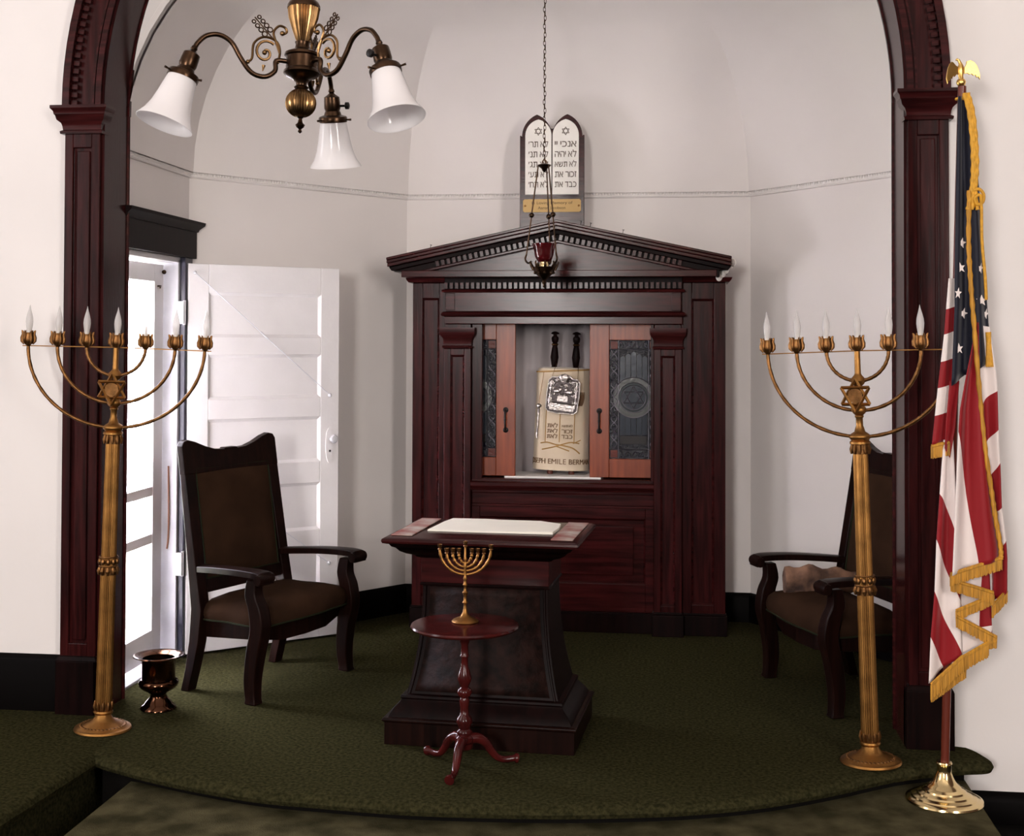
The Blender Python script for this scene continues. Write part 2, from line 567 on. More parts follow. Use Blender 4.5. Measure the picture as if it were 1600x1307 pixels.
# baseboards
BP = [(0, 0), (.022, 0), (.022, .128), (.016, .140), (.012, .150), (0, .158)]
for nm, a, b in (('baseboard_left', APSE[1], APSE[2]), ('baseboard_back', APSE[2], APSE[3]), ('baseboard_right', APSE[3], APSE[4])):
    struct(nm, MB().mould(BP, [a, b]), M_BASEB)
FB = [(0, 0), (.03, 0), (.03, .17), (.022, .185), (.022, .205), (.012, .222), (0, .230)]
struct('baseboard_front_left', MB().mould(FB, [(-2.53, YW0), (-5, YW0)][::-1]), M_BASEB)
struct('baseboard_front_right', MB().mould([(0, -.28), (.028, -.28), (.028, -.20), (.020, -.185), (.012, -.172), (0, -.164)], [(1.075, YW0), (4, YW0)]), M_BASEB)
struct('wall_riser', MB().box(.8, 1.062, 5.10, 5.22, -.28, -.06), M_BASEB)

# ------------------------------------------------------------------ mahogany arch: pilasters, capitals, archivolt with dentils
CAPP = [(.0, 2.395), (.014, 2.397), (.016, 2.408), (.006, 2.414), (.008, 2.430), (.012, 2.442), (.026, 2.455), (.030, 2.472), (.034, 2.476), (.036, 2.488), (.046, 2.500), (.046, 2.512), (0, 2.513)]


def pilaster(n, x0, x1, inner):
    root = struct('trim_%d' % n, MB().box(x0, x1, YP + .018, YW0, 0, 2.40), M_WOOD, smooth=0)
    w = x1 - x0
    fr = MB()
    fr.box(x0, x0 + .036, YP, YP + .018, .23, 2.40).box(x1 - .036, x1, YP, YP + .018, .23, 2.40)
    fr.box(x0 + .036, x1 - .036, YP, YP + .018, 2.34, 2.40).box(x0 + .036, x1 - .036, YP, YP + .018, .23, .29)
    obj('frame', fr, M_WOOD, root, 0, .003)
    pm = MB()
    a0, a1 = x0 + .036, x1 - .036
    pm.mould([(0, 0), (-.006, .0), (-.010, -.006), (-.006, -.012), (0, -.018)], [(a0, .29), (a1, .29), (a1, 2.34), (a0, 2.34)][::-1], closed=True, cap=False)
    pm.v = [(x, YP + .004 - z * .7, y) for x, y, z in pm.v]
    obj('panel_moulding', pm, M_WOODH, root)
    obj('panel', MB().box(a0 + .012, a1 - .012, YP + .010, YP + .02, .302, 2.328), M_WOOD, root, 0, .004)
    obj('plinth', MB().box(x0 - .012, x1 + (.012 if inner < 0 else .0), YP - .014, YW0, 0, .218).mould([(0, .218), (0, .222), (-.008, .236), (-.012, .240)], [(x0 - .012, YW0), (x0 - .012, YP - .014), (x1 + .01, YP - .014), (x1 + .01, YW0)]), M_DARK, root, 0, .004)
    obj('capital', MB().mould(CAPP, [(x0, YW0), (x0, YP), (x1, YP), (x1, YW0)][::-1]).mould(CAPP, [(x0, YW0), (x0, YP), (x1, YP), (x1, YW0)]), M_WOODH, root)
    # reveal board along the passage
    s_ = 1 if inner > 0 else -1
    xi = x1 if inner > 0 else x0
    rv = MB().box(min(xi, xi + s_ * .012), max(xi, xi + s_ * .012), YW0 - .03, YW1 + .01, 0, ZS)
    obj('reveal_board', rv, M_WOOD, root, 0)
    obj('reveal_edge', MB().tube([(xi + s_ * .012, YW1 + .004, 0), (xi + s_ * .012, YW1 + .004, ZS)], .009, 8), M_WOODH, root)
    return root


pilaster(6, -2.521, XL, 1)
pilaster(7, XR, 1.037, -1)

AS = [PI * i / 64 for i in range(65)]


def arc_band(r0, r1, y0, y1):
    rings = []
    for a in AS:
        c, s_ = math.cos(a), math.sin(a)
        rings.append([(XM + r * c, y, ZS + r * s_) for r, y in ((r0, y0), (r1, y0), (r1, y1), (r0, y1))])
    return MB().loft(rings)


av = struct('trim_8', arc_band(RA, RA + .153, YP + .014, YW0), M_WOOD)
obj('outer_moulding', arc_band(RA + .128, RA + .158, YP - .022, YP + .014), M_WOODH, av)
obj('inner_bead', arc_band(RA - .002, RA + .022, YP - .004, YP + .014), M_WOODH, av)
obj('second_bead', arc_band(RA + .030, RA + .038, YP + .004, YP + .014), M_WOODH, av)
obj('soffit_board', arc_band(RA - .012, RA + .002, YP + .014, YW1 + .01), M_WOOD, av)
obj('soffit_edge', arc_band(RA - .020, RA - .004, YW1 - .004, YW1 + .014), M_WOODH, av)
dm = mesh_of(MB().box(-.013, .013, -.018, .003, -.010, .010), 'dentil', M_WOODH, 0)
nd = int(PI * (RA + .115) / .033)
for i in range(nd):
    a = PI * (i + .5) / nd
    link('dentil', dm, av, (XM + (RA + .112) * math.cos(a), YP + .012, ZS + (RA + .112) * math.sin(a)), (0, -a, 0))

# ------------------------------------------------------------------ garden door: frame, header, storm door, open leaf
hd = struct('trim_9', MB().box(-2.42, -2.362, 5.405, 6.272, 1.945, 2.075), M_DARK, 0)
hp = [(0, 2.075), (.006, 2.077), (.010, 2.088), (.026, 2.104), (.032, 2.110), (.034, 2.124), (0, 2.126)]
obj('header_cornice', MB().mould(hp, [(-2.42, 6.272), (-2.362, 6.272), (-2.362, 5.405)][::-1]).mould(hp, [(-2.42, 6.272), (-2.362, 6.272), (-2.362, 5.405)]), M_DARK, hd)
obj('side_casing', MB().box(-2.42, -2.372, 6.15, 6.245, 0, 1.945), M_BLUEGAP, hd, 0, .003)
jb = struct('trim_10', MB().box(-2.62, -2.40, 6.128, 6.158, 0, 1.935), M_WHITEWORN, 0, .003)
obj('jamb_stop', MB().box(-2.60, -2.50, 6.105, 6.128, 0, 1.91), M_WHITE, jb, 0, .003)
obj('head_jamb', MB().box(-2.62, -2.40, 5.40, 6.158, 1.918, 1.945), M_WHITE, jb, 0, .003)
obj('near_jamb', MB().box(-2.62, -2.40, 5.40, 5.43, 0, 1.918), M_WHITE, jb, 0, .003)
obj('threshold', MB().box(-2.66, -2.40, 5.40, 6.16, -.02, .014), M_WHITEWORN, jb, 0, .006)
for z in (.40, 1.62):
    obj('hinge', MB().box(-2.404, -2.372, 6.126, 6.160, z, z + .11).tube([(-2.374, 6.145, z - .005), (-2.374, 6.145, z + .115)], .008), M_WHITEWORN, jb, 35)
obj('pull_cord', MB().tube(smooth_path([(-2.440, 6.122, .93), (-2.435, 6.118, .70), (-2.438, 6.120, .58), (-2.445, 6.124, .53)]), .0045, 6), mat('copper_wire', (.30, .13, .07), .5), jb)

sd = struct('door_2', MB().box(-2.50, -2.465, 5.43, 5.53, .03, 1.905).box(-2.50, -2.465, 5.995, 6.105, .03, 1.905)
            .box(-2.50, -2.465, 5.53, 5.995, 1.82, 1.905).box(-2.50, -2.465, 5.53, 5.995, .03, .165), M_WHITE, 0, .003)
for z in (.575, .80):
    obj('glazing_bar', MB().box(-2.497, -2.468, 5.53, 5.995, z, z + .045), M_WHITE, sd, 0, .002)
for z0, z1 in ((.165, .575), (.62, .80), (.845, 1.82)):
    obj('pane', MB().box(-2.484, -2.481, 5.53, 5.995, z0, z1), M_PANE, sd, 0)
obj('closer_hook', MB().tube([(-2.465, 6.03, 1.80), (-2.445, 6.02, 1.80), (-2.44, 6.00, 1.79)], .004, 6).ball((-2.455, 6.085, 1.87), .011), M_BRONZE, sd)

# the open leaf: local x along the leaf from the hinge, y towards the wall behind it
hx, hy, fx, fy = -2.362, 6.165, -1.745, 6.70
LW = math.hypot(fx - hx, fy - hy)
leaf = bpy.data.objects.new('door_1', None)
COL.objects.link(leaf)
leaf['kind'] = 'structure'
leaf.location, leaf.rotation_euler = (hx, hy, .012), (0, 0, math.atan2(fy - hy, fx - hx))
T, SW = .036, .105
H = 1.905
rails = [(0, .215), (.455, .555), (.795, .905), (1.135, 1.235), (1.455, 1.545), (1.765, H)]
lf = MB().box(0, SW, 0, T, 0, H).box(LW - SW, LW, 0, T, 0, H)
for z0, z1 in rails:
    lf.box(SW, LW - SW, 0, T, z0, z1)
obj('frame', lf, M_WHITE, leaf, 0, .003)
for (a, b), (c, d) in zip(rails[:-1], rails[1:]):
    p = MB()
    for s_ in (0,):
        q = [(SW, b), (LW - SW, b), (LW - SW, c), (SW, c)]
        q2 = [(SW + .014, b + .014), (LW - SW - .014, b + .014), (LW - SW - .014, c - .014), (SW + .014, c - .014)]
        p.loft([[(x, .001, z) for x, z in q], [(x, .012, z) for x, z in q2]], cap=False)
        p.add([(x, .012, z) for x, z in q2], [(0, 1, 2, 3)])
        p.add([(x, T - .01, z) for x, z in q], [(0, 1, 2, 3)])
    obj('panel', p, M_WHITE, leaf, 0)
esc = MB().prism([(LW - .055 + .021 * math.cos(a), .985 + .092 * math.sin(a)) for a in [2 * PI * i / 28 for i in range(28)]], -.004, .002)
obj('escutcheon', esc, M_WHITE, leaf, 30)
obj('knob', MB().lathe([(.008, 0), (.008, .022), (.019, .028), (.023, .040), (.017, .050), (.001, .053)], 16, Matrix.Translation((LW - .048, -.002, 1.02)) @ Matrix.Rotation(PI / 2, 4, 'X')), M_WHITEWORN, leaf)
obj('key_hole', MB().ball((LW - .052, -.004, .955), .006, 8, 6), M_IRON, leaf)
for pa, pb in (((.03, 1.86), (LW - .055, 1.245)), ((.10, .86), (LW - .055, .375))):
    rod = MB().tube([(pa[0], -.008, pa[1]), (pb[0], -.008, pb[1])], .0022, 6)
    rod.ball((pa[0], -.006, pa[1]), .009, 8, 6).ball((pb[0], -.006, pb[1]), .010, 8, 6)
    mx_, mz_ = (pa[0] * .5 + pb[0] * .5), (pa[1] * .5 + pb[1] * .5)
    d = Vector((pb[0] - pa[0], 0, pb[1] - pa[1])).normalized() * .028
    rod.tube([(mx_ - d.x, -.008, mz_ - d.z), (mx_ + d.x, -.008, mz_ + d.z)], .005, 6)
    obj('brace_rod', rod, M_WHITEWORN, leaf)

# garden outside the door
gm = MB().box(-14, -2.67, 1, 13, -.45, -.35)
struct('floor_garden', gm, M_GRASS, 0)
# ================================================================== the ark
AX, AY = -.575, 6.98
ark = thing('ark_cabinet', 'dark mahogany ark with dentilled pediment and half-open sliding stained-glass doors', 'cabinet', (AX, AY, 0))
HW = .836
BK = .372


def part(name, mb, m_, parent=ark, smooth=0, bevel=.003):
    return obj(name, mb, m_, parent, smooth, bevel)


part('side_board', MB().box(-HW, -HW + .02, .03, BK, 0, 1.87), M_WOOD)
part('side_board', MB().box(HW - .02, HW, .03, BK, 0, 1.87), M_WOOD)


def framed(name_prefix, x0, x1, z0, z1, st, y=0., t=.03, top=None, bot=None, m_=None):
    """stiles and rails with a sunk panel"""
    m_ = m_ or M_WOOD
    top, bot = top or st, bot or st
    f = MB().box(x0, x0 + st, y, y + t, z0, z1).box(x1 - st, x1, y, y + t, z0, z1)
    f.box(x0 + st, x1 - st, y, y + t, z1 - top, z1).box(x0 + st, x1 - st, y, y + t, z0, z0 + bot)
    part(name_prefix + '_frame', f, m_)
    a0, a1, b0, b1 = x0 + st, x1 - st, z0 + bot, z1 - top
    pm = MB().loft([[(x, y + .002, z) for x, z in ((a0, b0), (a1, b0), (a1, b1), (a0, b1))],
                    [(x, y + .013, z) for x, z in ((a0 + .010, b0 + .010), (a1 - .010, b0 + .010), (a1 - .010, b1 - .010), (a0 + .010, b1 - .010))]], cap=False)
    part(name_prefix + '_moulding', pm, M_WOODH, bevel=0)
    part(name_prefix + '_panel', MB().box(a0, a1, y + .013, y + .02, b0, b1), m_, bevel=0)


framed('outer_pilaster', -HW, -.640, .10, 1.875, .052, top=.105, bot=.06)
framed('outer_pilaster', .600, HW, .10, 1.875, .060, top=.110, bot=.06)
for x0, x1 in ((-.845, -.645), (.600, .845)):
    part('outer_plinth', MB().box(x0, x1, -.015, .03, 0, .105).box(x0 + .004, x1 - .004, -.009, .03, .105, .116), M_DARK)
CAPS = [(0, 1.500), (.008, 1.503), (.010, 1.512), (.003, 1.517), (.003, 1.545), (.006, 1.555), (.016, 1.568), (.020, 1.575), (.022, 1.590), (.022, 1.612), (0, 1.613)]
for x0, x1 in ((-.657, -.511), (.463, .609)):
    framed('inner_pilaster', x0, x1, .12, 1.50, .036, y=-.04, t=.04)
    part('inner_pilaster_core', MB().box(x0 + .004, x1 - .004, -.018, .03, .10, 1.632), M_WOOD)
    part('capital', MB().mould(CAPS, [(x0, .01), (x0, -.04), (x1, -.04), (x1, .01)]), M_WOODH, smooth=30, bevel=0)
    part('pilaster_base', MB().box(x0 - .010, x1 + .010, -.062, .02, 0, .112).box(x0 - .004, x1 + .004, -.052, .02, .112, .124), M_DARK)
# lower front between the pilasters
part('kick_board', MB().box(-.511, .463, -.004, .03, 0, .10).box(-.511, .463, -.008, .03, .10, .108), M_DARK)
framed('lower_front', -.511, .463, .108, .655, .045, y=.004, top=.055, bot=.150, m_=M_WOODH)
part('raised_field', MB().box(-.40, .356, .008, .016, .302, .560), M_WOODH, bevel=.004)
part('upper_rail', MB().box(-.511, .463, .004, .03, .655, .668).box(-.511, .463, .004, .03, .728, .745), M_WOODH)
part('narrow_panel', MB().box(-.511, .463, .012, .03, .668, .728), M_WOODH)
LED = [(0, .742), (.018, .744), (.022, .754), (.034, .762), (.040, .770), (.040, .786), (.030, .792), (0, .793)]
part('ledge', MB().mould(LED, [(-.511, .0), (.463, .0)]), M_WOODH, smooth=30, bevel=0)
part('sill', MB().box(-.511, .463, 0, .12, .785, .805), M_WOODH)
part('jamb', MB().box(-.511, -.455, .0, .05, .80, 1.632), M_WOOD)
part('jamb', MB().box(.445, .463, .0, .05, .80, 1.632), M_WOOD)
# cavity of the ark
part('cavity_shelf', MB().box(-.80, .80, .03, BK - .01, .775, .803), M_DARK)
part('cavity_top', MB().box(-.80, .80, .03, BK - .01, 1.64, 1.66), M_DARK)
lin = MB()
rows = []
for k in range(2):
    z = .806 + k * (1.638 - .806)
    rows.append([(-.34 + .52 * i / 60, .335 - .018 * math.sin(i * .55) * (1 if k == 0 else .5) - .012 * math.sin(i * .23 + 1), z) for i in range(61)])
lin.loft(rows, cap=False, closed=False)
for s_, xa in ((-1, -.34), (1, .18)):
    rr = []
    for z in (.806, 1.638):
        rr.append([(xa + s_ * .03 * math.sin(i / 24 * 7) * (i / 24) * .5, .335 - .235 * i / 24, z) for i in range(25)])
    lin.loft(rr, cap=False, closed=False)
lo = part('lining', lin, M_LINING, smooth=60, bevel=0)
so = lo.modifiers.new('thick', 'SOLIDIFY')
so.thickness = .003
part('shelf_cloth', MB().box(-.34, .18, .06, .33, .8035, .812), mat('white_shelf_cloth', (.82, .80, .78), .8), bevel=.002)

# entablature
part('architrave', MB().box(-.655, .611, -.046, .03, 1.632, 1.672), M_WOODH)
part('architrave_bead', MB().mould([(0, 1.672), (.012, 1.674), (.018, 1.682), (.012, 1.692), (.004, 1.697), (0, 1.698)], [(-.655, 0), (-.655, -.046), (.611, -.046), (.611, 0)]), M_WOODH, smooth=30, bevel=0)
part('frieze', MB().box(-.648, .604, -.046, .03, 1.698, 1.802), M_WOODH)
part('frieze_end_block', MB().box(-.648, -.598, -.050, -.045, 1.704, 1.797), M_WOODH)
part('frieze_end_block', MB().box(.554, .604, -.050, -.045, 1.704, 1.797), M_WOODH)
part('dentil_shelf', MB().mould([(0, 1.800), (.010, 1.802), (.014, 1.810), (.010, 1.816), (0, 1.817)], [(-.655, 0), (-.655, -.046), (.611, -.046), (.611, 0)]), M_WOODH, smooth=30, bevel=0)
part('dentil_backing', MB().box(-.655, .611, -.046, .03, 1.817, 1.880), M_DARK)  # shade between the dentils is put into this darker colour
dm = mesh_of(MB().box(-.0085, .0085, -.026, .002, -.016, .016), 'dentil', M_WOODH, 0)
n = 44
for i in range(n):
    link('dentil', dm, ark, (-.642 + 1.240 * i / (n - 1), -.046, 1.836))
part('cornice_band', MB().box(-.869, .786, -.150, BK - .01, 1.878, 1.913), M_WOODH)
part('cornice_bed', MB().mould([(0, 1.850), (.02, 1.856), (.030, 1.868), (.034, 1.880)], [(-HW, .36), (-HW, 0), (HW, 0), (HW, .36)]), M_WOODH, smooth=30, bevel=0)
part('corner_block', MB().box(.786, .80, -.148, BK - .01, 1.875, 1.915), M_DARK)

# pediment
AXP, AZ, SL, HS = -.040, 2.174, .2156, .90


def chevron(t0, t1, y0, y1, zmin=1.913, h0=None):
    def hw_(t):
        return min(HS, (AZ - t - zmin) / SL)
    a, b_ = hw_(t0), hw_(t1)
    def Z(t, h):
        return AZ - t - SL * h
    return MB().prism([(AXP - a, Z(t0, a)), (AXP, AZ - t0), (AXP + a, Z(t0, a)), (AXP + b_, Z(t1, b_)), (AXP, AZ - t1), (AXP - b_, Z(t1, b_))], y0, y1)


part('rake_crown', chevron(0, .014, -.205, BK - .01), M_WOODH)
part('rake_crown', chevron(.014, .030, -.195, BK - .01), M_WOODH)
part('rake_cove', chevron(.030, .048, -.178, BK - .02), M_WOODH)
part('rake_fascia', chevron(.048, .070, -.135, BK - .02), M_DARK)
part('rake_dentil_backing', chevron(.070, .102, -.112, -.02), M_DARK)  # dark colour stands in for shade in the rake dentil gaps
part('rake_bead', chevron(.102, .116, -.134, -.02), M_WOODH)
part('tympanum', MB().prism([(AXP - .86, 1.913), (AXP + .86, 1.913), (AXP, AZ - .06)], -.090, -.02), M_WOODH)
part('pediment_block', MB().prism([(AXP - .9, 1.913), (AXP + .9, 1.913), (AXP, AZ - .03)], -.02, BK - .02), M_WOOD)
for s_ in (-1, 1):
    poly = [(0, 1.913), (.9, 1.913), (.9, 1.98)]
    dr = mesh_of(MB().box(-.0085, .0085, -.024, .002, -.014, .014), 'dentil', M_WOODH, 0)
    for i in range(22):
        h = .018 + i * .0295
        link('dentil', dr, ark, (AXP + s_ * h, -.112, AZ - .086 - SL * h), (0, s_ * math.atan(SL), 0))
for x in (-.72, .13, .30, -.82 + .9):
    h = abs(x - AXP)
    part('nail', MB().lathe([(.0015, -.01), (.0015, .022), (.006, .023), (.006, .025)], 6, Matrix.Translation((x, -.12, AZ - SL * h)) @ Matrix.Rotation(.2, 4, 'Y')), M_IRON, bevel=0)
pp = MB()
for i in range(5):
    pp.ball((.872 - .018 * i, -.055 + .01 * (i % 2), 1.955 - .019 * i), .020, 7, 5, (.9, .7, 1.1))
part('bare_plaster_chip', pp, M_MARBLE, bevel=0)
part('paint_edge', MB().box(HW, HW + .004, .02, .06, 1.62, 1.87), M_MARBLE, bevel=0)

# sliding doors with leaded glass
GW, GH = .260, .636


def ark_door(x0, mirror):
    d = part('door', MB().box(x0, x0 + .105, .070, .098, .812, 1.640).box(x0 + .365, x0 + .47, .070, .098, .812, 1.640)
             .box(x0 + .105, x0 + .365, .070, .098, 1.548, 1.640).box(x0 + .105, x0 + .365, .070, .098, .812, .912), M_ORANGE)
    gx, gz = x0 + .105, .912
    cx, cz = gx + GW / 2, 1.240
    Y0, Y1 = .083, .087

    def piece(nm, poly, m_, y0=Y0, y1=Y1):
        o = obj(nm, MB().prism(poly, y0, y1), m_, d, 0)
        return o

    def rect(a, b, c, e):
        return [(gx + a, gz + b), (gx + c, gz + b), (gx + c, gz + e), (gx + a, gz + e)]
    bw = .050
    piece('backing_glass', rect(0, 0, GW, GH), M_GDARK, .0875, .090)
    for a in (0, GW - bw):
        for k in range(7):
            z0 = .05 + k * (GH - .10) / 7
            piece('glass_pane', rect(a + .004, z0 + .003, a + bw - .004, z0 + (GH - .10) / 7 - .003), M_GDARK)
        piece('glass_pane', rect(a + .006, .006, a + bw - .006, .046), M_GRED)
        piece('glass_pane', rect(a + .006, GH - .046, a + bw - .006, GH - .006), M_GRED)
        rope = MB()
        for ph in (0, PI):
            rope.tube([(gx + a + bw / 2 + .016 * math.sin(t * 36 + ph), .081, gz + .055 + t * (GH - .11)) for t in [i / 70 for i in range(71)]], .0028, 5)
        obj('lead_scroll', rope, M_LEAD, d)
    for b in (.006, GH - .046):
        piece('glass_pane', rect(bw, b, GW - bw, b + .040), M_GDARK)
        obj('lead_scroll', MB().tube([(gx + bw + t * (GW - 2 * bw), .081, gz + b + .02 + .013 * math.sin(t * 25)) for t in [i / 40 for i in range(41)]], .0026, 5), M_LEAD, d)
    # upper pointed lights and lower lights, five tall strips each
    iw = (GW - 2 * bw - .012) / 5
    for k in range(5):
        xa = bw + .006 + k * iw
        tp = .570 - .012 * abs(k - 2)
        piece('glass_strip', [(gx + xa + .0015, gz + .40), (gx + xa + iw - .0015, gz + .40), (gx + xa + iw - .0015, gz + tp - .004), (gx + xa + iw / 2, gz + tp + .006), (gx + xa + .0015, gz + tp - .004)], M_GBLUE)
        piece('glass_strip', rect(xa + .0015, .128, xa + iw - .0015, .255), M_GBLUE)
    piece('dark_light', rect(bw + .010, .080, GW - bw - .010, .122), M_IRON, .080, .087)

    def ring(r0, r1, y0, m_, nm):
        rings = []
        for i in range(49):
            a = 2 * PI * i / 48
            rings.append([(cx + r * math.cos(a), y, cz + r * math.sin(a)) for r, y in ((r0, y0), (r1, y0), (r1, .0865), (r0, .0865))])
        return obj(nm, MB().loft(rings, cap=False), m_, d)
    ring(.080, .108, .0805, M_GGREEN, 'glass_ring')
    ring(.066, .080, .081, M_GTEAL, 'glass_ring')
    obj('glass_roundel', MB().prism([(cx + .066 * math.cos(2 * PI * i / 32), cz + .066 * math.sin(2 * PI * i / 32)) for i in range(32)], .0815, .087), M_GBLUE, d, 0)
    st = MB()
    for q in (0, 1):
        tri = [(cx + .060 * math.cos(PI / 2 + q * PI + i * 2 * PI / 3), .0795, cz + .060 * math.sin(PI / 2 + q * PI + i * 2 * PI / 3)) for i in range(3)]
        for i in range(3):
            st.tube([tri[i], tri[(i + 1) % 3]], .0032, 5)
    obj('star', st, M_LEAD, d)
    came = MB()
    for r in (.108, .080, .066):
        came.tube([(cx + r * math.cos(2 * PI * i / 40), .0805, cz + r * math.sin(2 * PI * i / 40)) for i in range(41)], .0025, 5)
    for x in (bw, GW - bw):
        came.tube([(gx + x, .081, gz), (gx + x, .081, gz + GH)], .0025, 5)
    for z in (.05, GH - .05):
        came.tube([(gx, .081, gz + z), (gx + GW, .081, gz + z)], .0025, 5)
    obj('lead_came', came, M_LEAD, d)
    hxx = x0 + (.052 if not mirror else .47 - .052)
    h = MB().tube(smooth_path([(hxx, .069, 1.060), (hxx, .045, 1.068), (hxx, .040, 1.115), (hxx, .045, 1.160), (hxx, .069, 1.168)], 5), .0055, 8)
    h.lathe([(.015, 0), (.015, .004), (.008, .008)], 12, Matrix.Translation((hxx, .071, 1.060)) @ Matrix.Rotation(PI / 2, 4, 'X'))
    h.lathe([(.015, 0), (.015, .004), (.008, .008)], 12, Matrix.Translation((hxx, .071, 1.168)) @ Matrix.Rotation(PI / 2, 4, 'X'))
    h.ball((hxx, .042, 1.115), .008, 8, 6)
    obj('handle', h, M_IRON, d)
    return d


ark_door(-.754, True)
ark_door(.118, False)

# ------------------------------------------------------------------ tablets standing on the pediment
TB = thing('commandment_tablets', 'twin-arched wooden tablet board with Hebrew lettering standing on the ark', 'tablets', (-.667, 7.10, 2.10))


def arch_top(hw_, zs, zp, cx, n=10):
    """pointed arch over [cx-hw, cx+hw]"""
    h = zp - zs
    c = max(0, (h * h - hw_ * hw_) / (2 * hw_))
    R = hw_ + c
    a1 = math.atan2(h, c)
    pts = [(cx + c - R * math.cos(a1 * i / n), zs + R * math.sin(a1 * i / n)) for i in range(n + 1)]
    pts[-1] = (cx, zp)
    return pts + [(2 * cx - x, z) for x, z in pts[::-1][1:]]


W2 = .1755
L_ = arch_top(.082, .555, .676, -.083)
R_ = arch_top(.082, .555, .676, .083)
Lc = [p for p in L_ if not (p[0] > -.012 and p[1] < .60)] + [(0, .597)]
Rc = [p for p in R_ if not (p[0] < .012 and p[1] < .60)]
brd = [(.052, .0755), (-W2, .0755 - SL * (W2 + .052)), (-W2, .562), (-W2 + .006, .562)] + Lc + Rc + [(W2 - .006, .562), (W2, .562), (W2, .0755 - SL * (W2 - .052))]
obj('board', MB().prism(brd, -.014, .014), M_WOODH, TB, 0, .003)
lt = mat('plaque_brass', (.50, .34, .15), .6, metal=.7)
for s_ in (-1, 1):
    cx = s_ * .0745
    tp = arch_top(.0715, .560, .648, cx)
    tab = obj('tablet', MB().prism([(cx - .0715, .238)] + tp + [(cx + .0715, .238)], -.019, -.013), M_MARBLE, TB, 0, .0015)
    st = MB()
    for q in (0, 1):
        tri = [(cx + .022 * math.cos(PI / 2 + q * PI + i * 2 * PI / 3), -.0195, .583 + .022 * math.sin(PI / 2 + q * PI + i * 2 * PI / 3)) for i in range(3)]
        for i in range(3):
            st.tube([tri[i], tri[(i + 1) % 3]], .0016, 4)
    obj('star', st, M_INK, tab)
    lines = ("אנכי יי", "לא יהיה", "לא תשא", "זכור את", "כבד את") if s_ > 0 else ("לא תר׳", "לא תנ׳", "לא תג׳", "לא תע׳", "לא תח׳")
    for k, ln in enumerate(lines):
        tm = hebrew_mb(ln, .052, .0012, .118 if s_ > 0 else .108)
        tm.xf(Matrix.Translation((cx, -.0195, .512 - k * .055)))
        obj('lettering', tm, M_INK, tab, 0)
pq = obj('plaque', MB().prism([(-.158, .150), (-.150, .142), (.150, .142), (.158, .150), (.158, .205), (.150, .213), (-.150, .213), (-.158, .205)], -.018, -.012), lt, TB, 0, .001)
for body, z, w in (('In Loving Memory of', .192, .222), ('Aaron Jacobson', .165, .150)):
    tm = text_mb(body, .022, .0006, wid=w)
    tm.xf(Matrix.Translation((0, -.0183, z)))
    obj('lettering', tm, M_INK, pq, 0)
for x in (-.146, .146):
    obj('screw', MB().ball((x, -.0185, .177), .006, 8, 5, (1, .4, 1)), M_BRASSD, pq)

# ------------------------------------------------------------------ scroll in the ark
SX, SY, SZ = -.625, 7.185, .812
TR = thing('torah_scroll', 'wrapped scroll in an embroidered cream mantle inside the ark', 'scroll', (SX, SY, SZ), rot=(0, math.radians(1.6), 0))
ma, mbx = .153, .088


def on_mantle(x, z, off=.0):
    """front of the mantle: arc length x -> position"""
    a = x / .125
    k = 1 - .05 * (z - .03) / .54
    return ((ma * k + off) * math.sin(a), -(mbx * k + off) * math.cos(a), z)


rings = []
for i in range(15):
    t = i / 14
    z = .028 + .540 * t
    k = 1 - .05 * t
    ring = []
    for j in range(72):
        a = 2 * PI * j / 72
        w = 1 + .012 * math.sin(7 * a + 1.3) * (1 - t) + .006 * math.sin(5 * a + 9 * t)
        ring.append((ma * k * w * math.sin(a), -mbx * k * w * math.cos(a), z + .010 * math.sin(a) * t))
    rings.append(ring)
for kk, dz in ((.93, .010), (.75, .016), (.3, .018)):
    rings.append([(p[0] * kk, p[1] * kk, .568 + dz) for p in rings[14]])
mt = obj('mantle', MB().loft(rings), M_CREAM, TR, 40)
obj('top_braid', MB().tube([(p[0] * 1.005, p[1] * 1.005, p[2]) for p in rings[14]] + [rings[14][0]], .004, 6), M_EMB, mt)


def wrapped(body, size, x, z, wid, m_, off=.0022, heb=False):
    fn = lambda px, py, pz: on_mantle(px + x, pz + z, off - py)
    tm = hebrew_mb(body, size, .0012, wid, fn) if heb else text_mb(body, size, .0012, wid=wid, fn=fn)
    return obj('lettering', tm, m_, mt, 0)


wrapped('JOSEPH EMILE BERMAN', .040, -.002, .075, .345, M_EMBD)
for k, ln in enumerate(('לא תשא', 'זכור', 'כבד')):
    wrapped(ln, .034, .030, .270 - k * .029, .050, M_EMBD, heb=True)
    wrapped('לאת', .034, -.038, .270 - k * .029, .050, M_EMBD, heb=True)


def stitched(name, pts, r, m_):
    return obj(name, MB().tube([on_mantle(x, z, .001) for x, z in pts], r, 6), m_, mt)


def sp2(pts):
    return [(p.x, p.y) for p in smooth_path([(x, z, 0) for x, z in pts], 5)]


